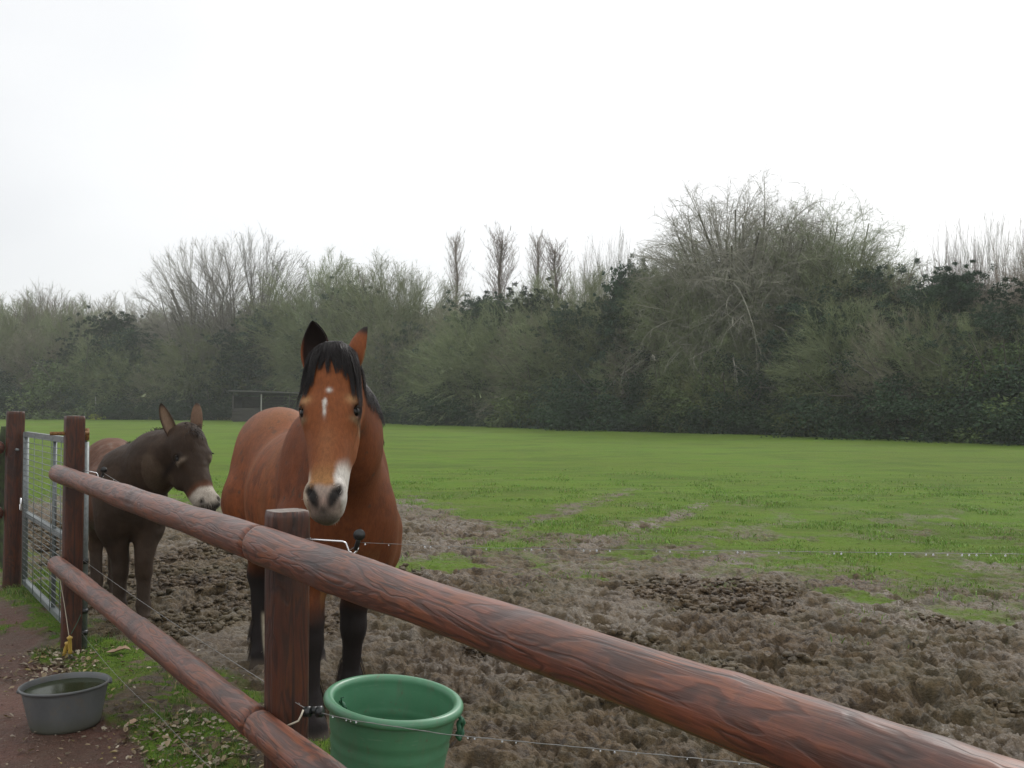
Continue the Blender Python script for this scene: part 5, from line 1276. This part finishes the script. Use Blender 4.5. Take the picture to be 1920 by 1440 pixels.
# forelock
r = np.random.default_rng(21); ps = []
for k in range(1900):
    u = r.uniform(-1, 1); lock = round(u * 8) / 8.0
    w0 = u * .062 + r.normal(0, .005)
    Lk = (.085 + .024 * math.sin(lock * 9.0 + 1) + .15 * max(0, min(abs(u), .8) - .15)) * r.uniform(.35, 1.12) + ((.14 if u > 0 else .07) * r.random() if abs(u) > .9 else 0)
    wend = w0 + math.copysign(abs(lock) ** .7, lock) * (.088 if abs(u) < .9 else .115) + (lock - u) * .04 + .010 * math.sin(lock * 23)
    P = []; hgt_ = .004 + .014 * r.random()
    for t in np.linspace(0, 1, 10):
        lq = -.050 + (Lk + .050) * t; wq = w0 + (wend - w0) * t ** .75 + .006 * math.sin(t * 6 + lock * 12)
        base_ = hp2(lq, wq, .10); fd = norm(hF + hW * (wq * 3.0) - hL * (.5 if lq < 0 else 0))
        P.append(b.snap(base_, fd, hgt_ * (1 - .5 * t) + .012 * math.sin(math.pi * min(1, t * 1.6)) + .002))
    ps.append(P)
V_, F_ = strands(ps, .0015, 1); o = link('forelock', mesh_np('forelock', V_, F_), hair_blk, horse); o['kind'] = 'stuff'
# mane falling on both sides of the crest
ps = []
for k in range(900):
    t0 = r.random(); c = (poll * (1 - t0) + np.array([.45, 0, 1.55]) * t0) + np.array([0, 0, .125 * math.sin(math.pi * min(1, t0 * 1.15 + .12)) - .02])
    if t0 < .12: c = poll + hF * r.uniform(-.12, .0) + hL * -.03 
    s = 1 if r.random() < .97 or t0 > .3 else -1; t0 = t0 * .22; sd = s * np.array([0.15, 1.0, 0]) if t0 > .12 else hW * s
    Lk = r.uniform(.10, .24) * (1.0 if s > 0 else .3)
    c = b.snap(c, np.array([0, 0, 1.0]), .003); sdn = norm(sd); P = [c]
    for t in np.linspace(0, 1, 8)[1:]:
        P.append(b.push(P[-1] + sdn * (.024 if t < .3 else .001) + np.array([0, 0, -Lk / 7.0 * (.3 + .7 * min(1, t * 3))]), sdn, .004 + .006 * r.random()))
    ps.append(P)
V_, F_ = strands(ps, .0026, 2); o = link('mane', mesh_np('mane', V_, F_), hair_blk, horse); o['kind'] = 'stuff'
# tail
ps = []
for k in range(420):
    a = r.uniform(0, 6.28); q_ = r.random() ** .5; ex, ey = .07 * q_ * math.cos(a), .07 * q_ * math.sin(a); Ln = r.uniform(.6, .95)
    P = [np.array([-1.06 - .12 * math.sin(min(1, t * 2.2) * 1.57) + ex * (.3 + t), -0.0 + ey * (.3 + t), 1.32 - Ln * t + .02 * math.sin(t * 6 + k)]) for t in np.linspace(0, 1, 8)]
    ps.append(P)
V_, F_ = strands(ps, .003, 3); o = link('tail', mesh_np('tail', V_, F_), hair_blk, horse); o['kind'] = 'stuff'
# long hair over the lower legs
ps = []
for (fx, fy) in ((.745, -.17), (.425, .13), (-.80, -.10), (-.70, .20)):
    for k in range(130):
        a = r.uniform(1.2, 5.08); z = r.uniform(.10, .30); rr_ = .052
        p = np.array([fx + rr_ * math.cos(a), fy + rr_ * math.sin(a), z]); o_ = np.array([math.cos(a), math.sin(a), 0])
        ps.append([p + o_ * (.03 * t) + np.array([0, 0, -.10 * t]) for t in np.linspace(0, 1, 4)])
V_, F_ = strands(ps, .0025, 4); o = link('feathering', mesh_np('feathering', V_, F_), hair_brn, horse); o['kind'] = 'stuff'

# ======================== donkey
DO = np.array([-3.116, 7.95]); du, dv, w2l, v2l = local_frame(DO, (0.5, -0.866))
poll = w2l((-2.365, 7.22, 1.425)); muzz = w2l((-2.115, 6.98, .90))
dL = norm(muzz - poll); side = v2l((.72, .69, 0.05)); dW = norm(side - dL * np.dot(side, dL)); dF = np.cross(dW, dL)
if np.dot(dF, v2l((0.6, -.6, .4))) < 0: dF = -dF
DF = (poll, np.stack([dL, dW, dF]))
b = Body((-1.15, -0.55, -0.05), (1.55, 0.65, 1.62), 0.0095)
b.ell((0.02, 0, .92), (.55, .27, .30), .1); b.ell((-.1, 0, .88), (.45, .285, .28), .1); b.ell((-.56, 0, 1.06), (.32, .25, .30), .12); b.ell((-.36, 0, 1.12), (.34, .18, .2), .12)
for s in (-1, 1):
    b.ell((-.60, s * .12, .92), (.23, .14, .30), .1); b.ell((.44, s * .13, .95), (.18, .12, .31), .1); b.ell((.52, s * .12, .82), (.13, .10, .18), .08)
b.ell((.50, 0, .95), (.21, .20, .29), .1); b.ell((.34, 0, 1.14), (.27, .10, .15), .12)
n0, n1 = np.array([.44, 0, 1.06]), np.array([.72, .12, 1.20]); n2 = poll + dL * .07 - dF * .03
b.cone(n0, n1, .250, .220, .12, sq=((0, 1, 0), .78)); b.cone(n1, n2, .220, .165, .09, sq=((.2, 1, 0), .80))
def dleg(fx, fy, top, tz, hind):
    sy = np.sign(fy) if fy else 1
    if not hind:
        el = np.array([top, sy * .12, tz]); kn = np.array([fx - .01, fy, .40]); fe = np.array([fx - .02, fy, .14]); ho = np.array([fx + .02, fy, .02])
        b.cone(el + (0, 0, .08), el, .115, .105, .07); b.cone(el, kn + (0, 0, .08), .105, .068, .05); b.ell(kn, (.064, .060, .075), .04)
    else:
        el = np.array([top, sy * .13, tz]); kn = np.array([fx - .09, fy, .45]); fe = np.array([fx - .03, fy, .15]); ho = np.array([fx + .02, fy, .02])
        b.cone(el, kn + (.05, 0, .12), .135, .066, .06, sq=((0, 1, 0), .8)); b.cone(kn + (.05, 0, .13), kn, .066, .052, .04); b.ell(kn, (.058, .046, .065), .03)
    b.cone(kn, fe + (0, 0, .04), .054, .047, .03); b.ell(fe, (.056, .053, .055), .03); b.cone(fe, ho + (0, 0, .03), .041, .048, .03); b.cone(ho + (0, 0, .02), ho + (.012, 0, -.03), .050, .058, .02)
dleg(.50, -.075, .47, .72, False); dleg(.62, .075, .52, .72, False); dleg(-.62, -.09, -.50, .82, True); dleg(-.60, .05, -.50, .82, True)
gs = np.array([1.07, 1.24, 1.22])
E_ = lambda c, r, k=.04, R=None, op='add': b.ell(np.array(c) * gs, np.array(r) * (gs if R is None else 1.0), k, DF, R, op)
Cn = lambda a, c, ra, rb, k=.04, sq=None, op='add': b.cone(np.array(a) * gs, np.array(c) * gs, ra * 1.2, rb * 1.2, k, DF, sq, op)
E_((.05, 0, -.05), (.11, .092, .11), .06); E_((.15, 0, .0), (.13, .102, .078), .06)
for s in (-1, 1):
    E_((.185, s * .085, .010), (.045, .026, .036), .03); E_((.22, s * .048, -.115), (.125, .044, .10), .05); Cn((.32, s * .030, -.095), (.50, s * .026, -.045), .040, .030, .05)
Cn((.20, 0, .0), (.47, 0, .005), .078, .055, .05, sq=((0, 0, 1), .85)); E_((.34, 0, -.045), (.17, .055, .05), .06)
E_((.52, 0, -.005), (.085, .066, .064), .04); E_((.565, 0, -.05), (.045, .05, .045), .03)
for s in (-1, 1):
    E_((.535, s * .046, .022), (.038, .024, .030), .025); Rn = np.array(Matrix.Rotation(s * .5, 3, 'Z')); E_((.545, s * .052, .048), (.022, .009, .02), .012, Rn, 'sub')
    E_((.195, s * .108, .015), (.020, .016, .018), .012, None, 'sub')
Cn((.585, -.05, -.045), (.585, .05, -.045), .005, .005, .01, None, 'sub')
V, F = b.mesh(); V = V + 0.011 * fbm3(V, 11, 3, 33)[:, None] * norm(V - np.array([0, 0, .9]))
q = (V - poll) @ np.stack([dL, dW, dF]).T / gs; l, wv_, f_ = q[:, 0], q[:, 1], q[:, 2]
hm = (np.linalg.norm(V - (poll + dL * .3), axis=1) < .42) * sstep(.0, .08, l)
n1 = fbm3(V, 6, 4, 42); n2 = fbm3(V, 22, 3, 45); n3 = fbm3(V * np.array([1, 1, .4]), 45, 2, 49)
brn = np.array([.072, .044, .027]); dkb = np.array([.026, .018, .013]); redm = np.array([.135, .062, .036]); gry = np.array([.10, .085, .068])
col = np.tile(brn, (len(V), 1)) * (1 + .3 * n1 + .25 * n3)[:, None]
col = mixc(col, dkb, sstep(-.2, .4, n1) * .4 + sstep(.30, .5, V[:, 0]) * .35)
col = mixc(col, redm * (1 + .35 * n2)[:, None], sstep(.42, .22, V[:, 0] + .08 * n1) * sstep(.66, .9, V[:, 2] + .1 * n1) * .9)    # dried mud over the back
col = mixc(col, (.17, .12, .095), sstep(.25, .5, n2) * sstep(.1, -.1, V[:, 0]) * sstep(1.15, 1.3, V[:, 2]) * .8)
col = mixc(col, gry, sstep(.78, .66, V[:, 2]) * sstep(.55, .66, V[:, 2]) * (V[:, 0] < .3) * .7)
col = mixc(col, np.array([.060, .046, .036]), sstep(.5, .25, V[:, 2]) * .5)
hc = np.tile(brn * .55, (len(V), 1)) * (1 + .3 * n1 + .2 * n3)[:, None]
hc = mixc(hc, (.12, .085, .058), sstep(-.10, -.15, f_) * sstep(.34, .2, l) * .6)
hc = mixc(hc, (.125, .052, .028), sstep(.385, .43, l + .01 * n1)); hc = mixc(hc, (.42, .37, .31), sstep(.425, .46, l + .012 * n2))
hc = mixc(hc, (.040, .035, .033), sstep(.55, .585, l + .012 * n1) * (f_ > -.04)); hc = mixc(hc, (.03, .026, .024), np.exp(-(((l - .545) / .024) ** 2 + ((np.abs(wv_) - .05) / .014) ** 2)))
hc = mixc(hc, (.30, .24, .18), np.exp(-(((l - .222) / .013) ** 2 + ((np.abs(wv_) - .098) / .022) ** 2)) * 1.0 * (f_ > -.03))
hc = mixc(hc, (.018, .013, .011), np.exp(-(((l - .19) / .022) ** 2 + ((np.abs(wv_) - .105) / .02) ** 2)))
col = col * (1 - hm[:, None]) + hc * hm[:, None]
eb1 = poll + dL * .055 - dW * .086 - dF * .01; eb2 = poll + dL * .03 + dW * .078 - dF * .02
ear1 = ear_np(eb1, v2l((-.36, -.02, 1)), v2l((.55, -.8, 0.1)), .300, .044, cup=.66, curl=-.03, maxat=.45, base_w=.62, point=.8)
ear2 = ear_np(eb2, v2l((.02, .05, 1)), v2l((-.30, .95, 0)), .262, .040, cup=.66, curl=.02, maxat=.5, base_w=.62, point=.7)
parts, cols = [(V, F)], [col]
for (eV, eF, inn, tt, ve) in (ear1, ear2):
    c = np.tile((.17, .105, .070), (len(eV), 1)) if ear2[0] is eV else np.tile(brn * 1.2, (len(eV), 1)); c = mixc(c, (.20, .135, .09), inn * sstep(.9, .3, ve) * .95); c = mixc(c, dkb, np.maximum(sstep(.86, .97, tt), (ve > .9) * .8 * (inn > 0)))
    c = mixc(c, dkb, sstep(.45, .2, tt) * (1 - inn) * .7)
    parts.append((eV, eF)); cols.append(c)
BV, BF = join_np(parts); BC = np.concatenate(cols)
donkey = empty('donkey', (DO[0], DO[1], -0.03), (0, 0, math.atan2(du[1], du[0]))); tag(donkey, 'shaggy dark brown donkey with white muzzle and dried mud on its back behind the rails', 'donkey')
link('body', mesh_np('body', BV, BF, True, BC), coat_mat, donkey)
coat('coat_hair', V, F, col, 150000, 0.058, 0.0022, 6, hair_short, donkey, 0.7, var=.6)
hp2 = lambda l, w, f: poll + dL * l * gs[0] + dW * w * gs[1] + dF * f * gs[2]
for s in (-1, 1):
    V_, F_ = lathe_np([(0.0001, -.018)] + [(.018 * math.sin(a), -.018 * math.cos(a)) for a in np.linspace(.2, 2.94, 12)] + [(0.0001, .018)], 18)
    o = link('eye', mesh_np('eye', V_, F_), eye_mat, donkey); o.location = hp2(.195, s * .096, .012)
    P = [hp2(.195 - .018 * math.cos(a), s * (.109 + .004 * math.sin(a)), .014 + .022 * math.sin(a)) for a in np.linspace(-1.3, 1.3, 9)]
    tube('eyelid', P, .005, hair_brn, donkey, 6)
r = np.random.default_rng(31); ps = []
for k in range(520):      # short upright mane, tufted on the poll
    t0 = r.random(); c = (poll * (1 - t0) + np.array([.36, 0, 1.26]) * t0) ; c = b.snap(c + np.array([0, r.normal(0, .012), .08]), np.array([0, 0, 1.0]), -.004); Lk = r.uniform(.025, .055)
    o_ = r.normal(0, .004, 3); dr = norm(np.array([.2, r.normal(0, .35), 1.0]))
    if t0 < .25: dr = norm(dF * .5 + dL * r.uniform(-.1, 1.2) + dW * r.normal(0, .6)); c = b.snap(poll + dF * .08 + dL * r.uniform(-.04, .08) + dW * r.normal(0, .03), dF, -.003)
    ps.append([c + o_ + dr * Lk * t + np.array([0, 0, -.02 * t * t]) for t in np.linspace(0, 1, 4)])
V_, F_ = strands(ps, .0032, 5); o = link('mane', mesh_np('mane', V_, F_), hair_brn, donkey); o['kind'] = 'stuff'
ps = []
for k in range(160):
    a = r.uniform(0, 6.28); q_ = .03 * r.random() ** .5; Ln = r.uniform(.5, .75)
    ps.append([np.array([-.84 - .09 * math.sin(min(1, t * 2.2) * 1.57) + q_ * math.cos(a) * (1 + t), q_ * math.sin(a) * (1 + t), 1.12 - Ln * t]) for t in np.linspace(0, 1, 6)])
V_, F_ = strands(ps, .003, 6); o = link('tail', mesh_np('tail', V_, F_), hair_brn, donkey); o['kind'] = 'stuff'
# ------------------------------------------------------------------ damp air
hzm = bpy.data.materials.new('haze_air'); hzm.use_nodes = True; t = hzm.node_tree; t.nodes.clear()
o_ = t.nodes.new('ShaderNodeOutputMaterial'); v_ = t.nodes.new('ShaderNodeVolumePrincipled')
v_.inputs['Color'].default_value = (0.93, 0.95, 0.97, 1); v_.inputs['Density'].default_value = 0.0007; v_.inputs['Anisotropy'].default_value = 0.2
t.links.new(v_.outputs[0], o_.inputs['Volume'])
V, F = box_np((0, 60, 14.0), (700, 520, 34))
tag(link('haze', mesh_np('haze', V, F, False), hzm), 'thin damp haze over the paddock', kind='stuff')
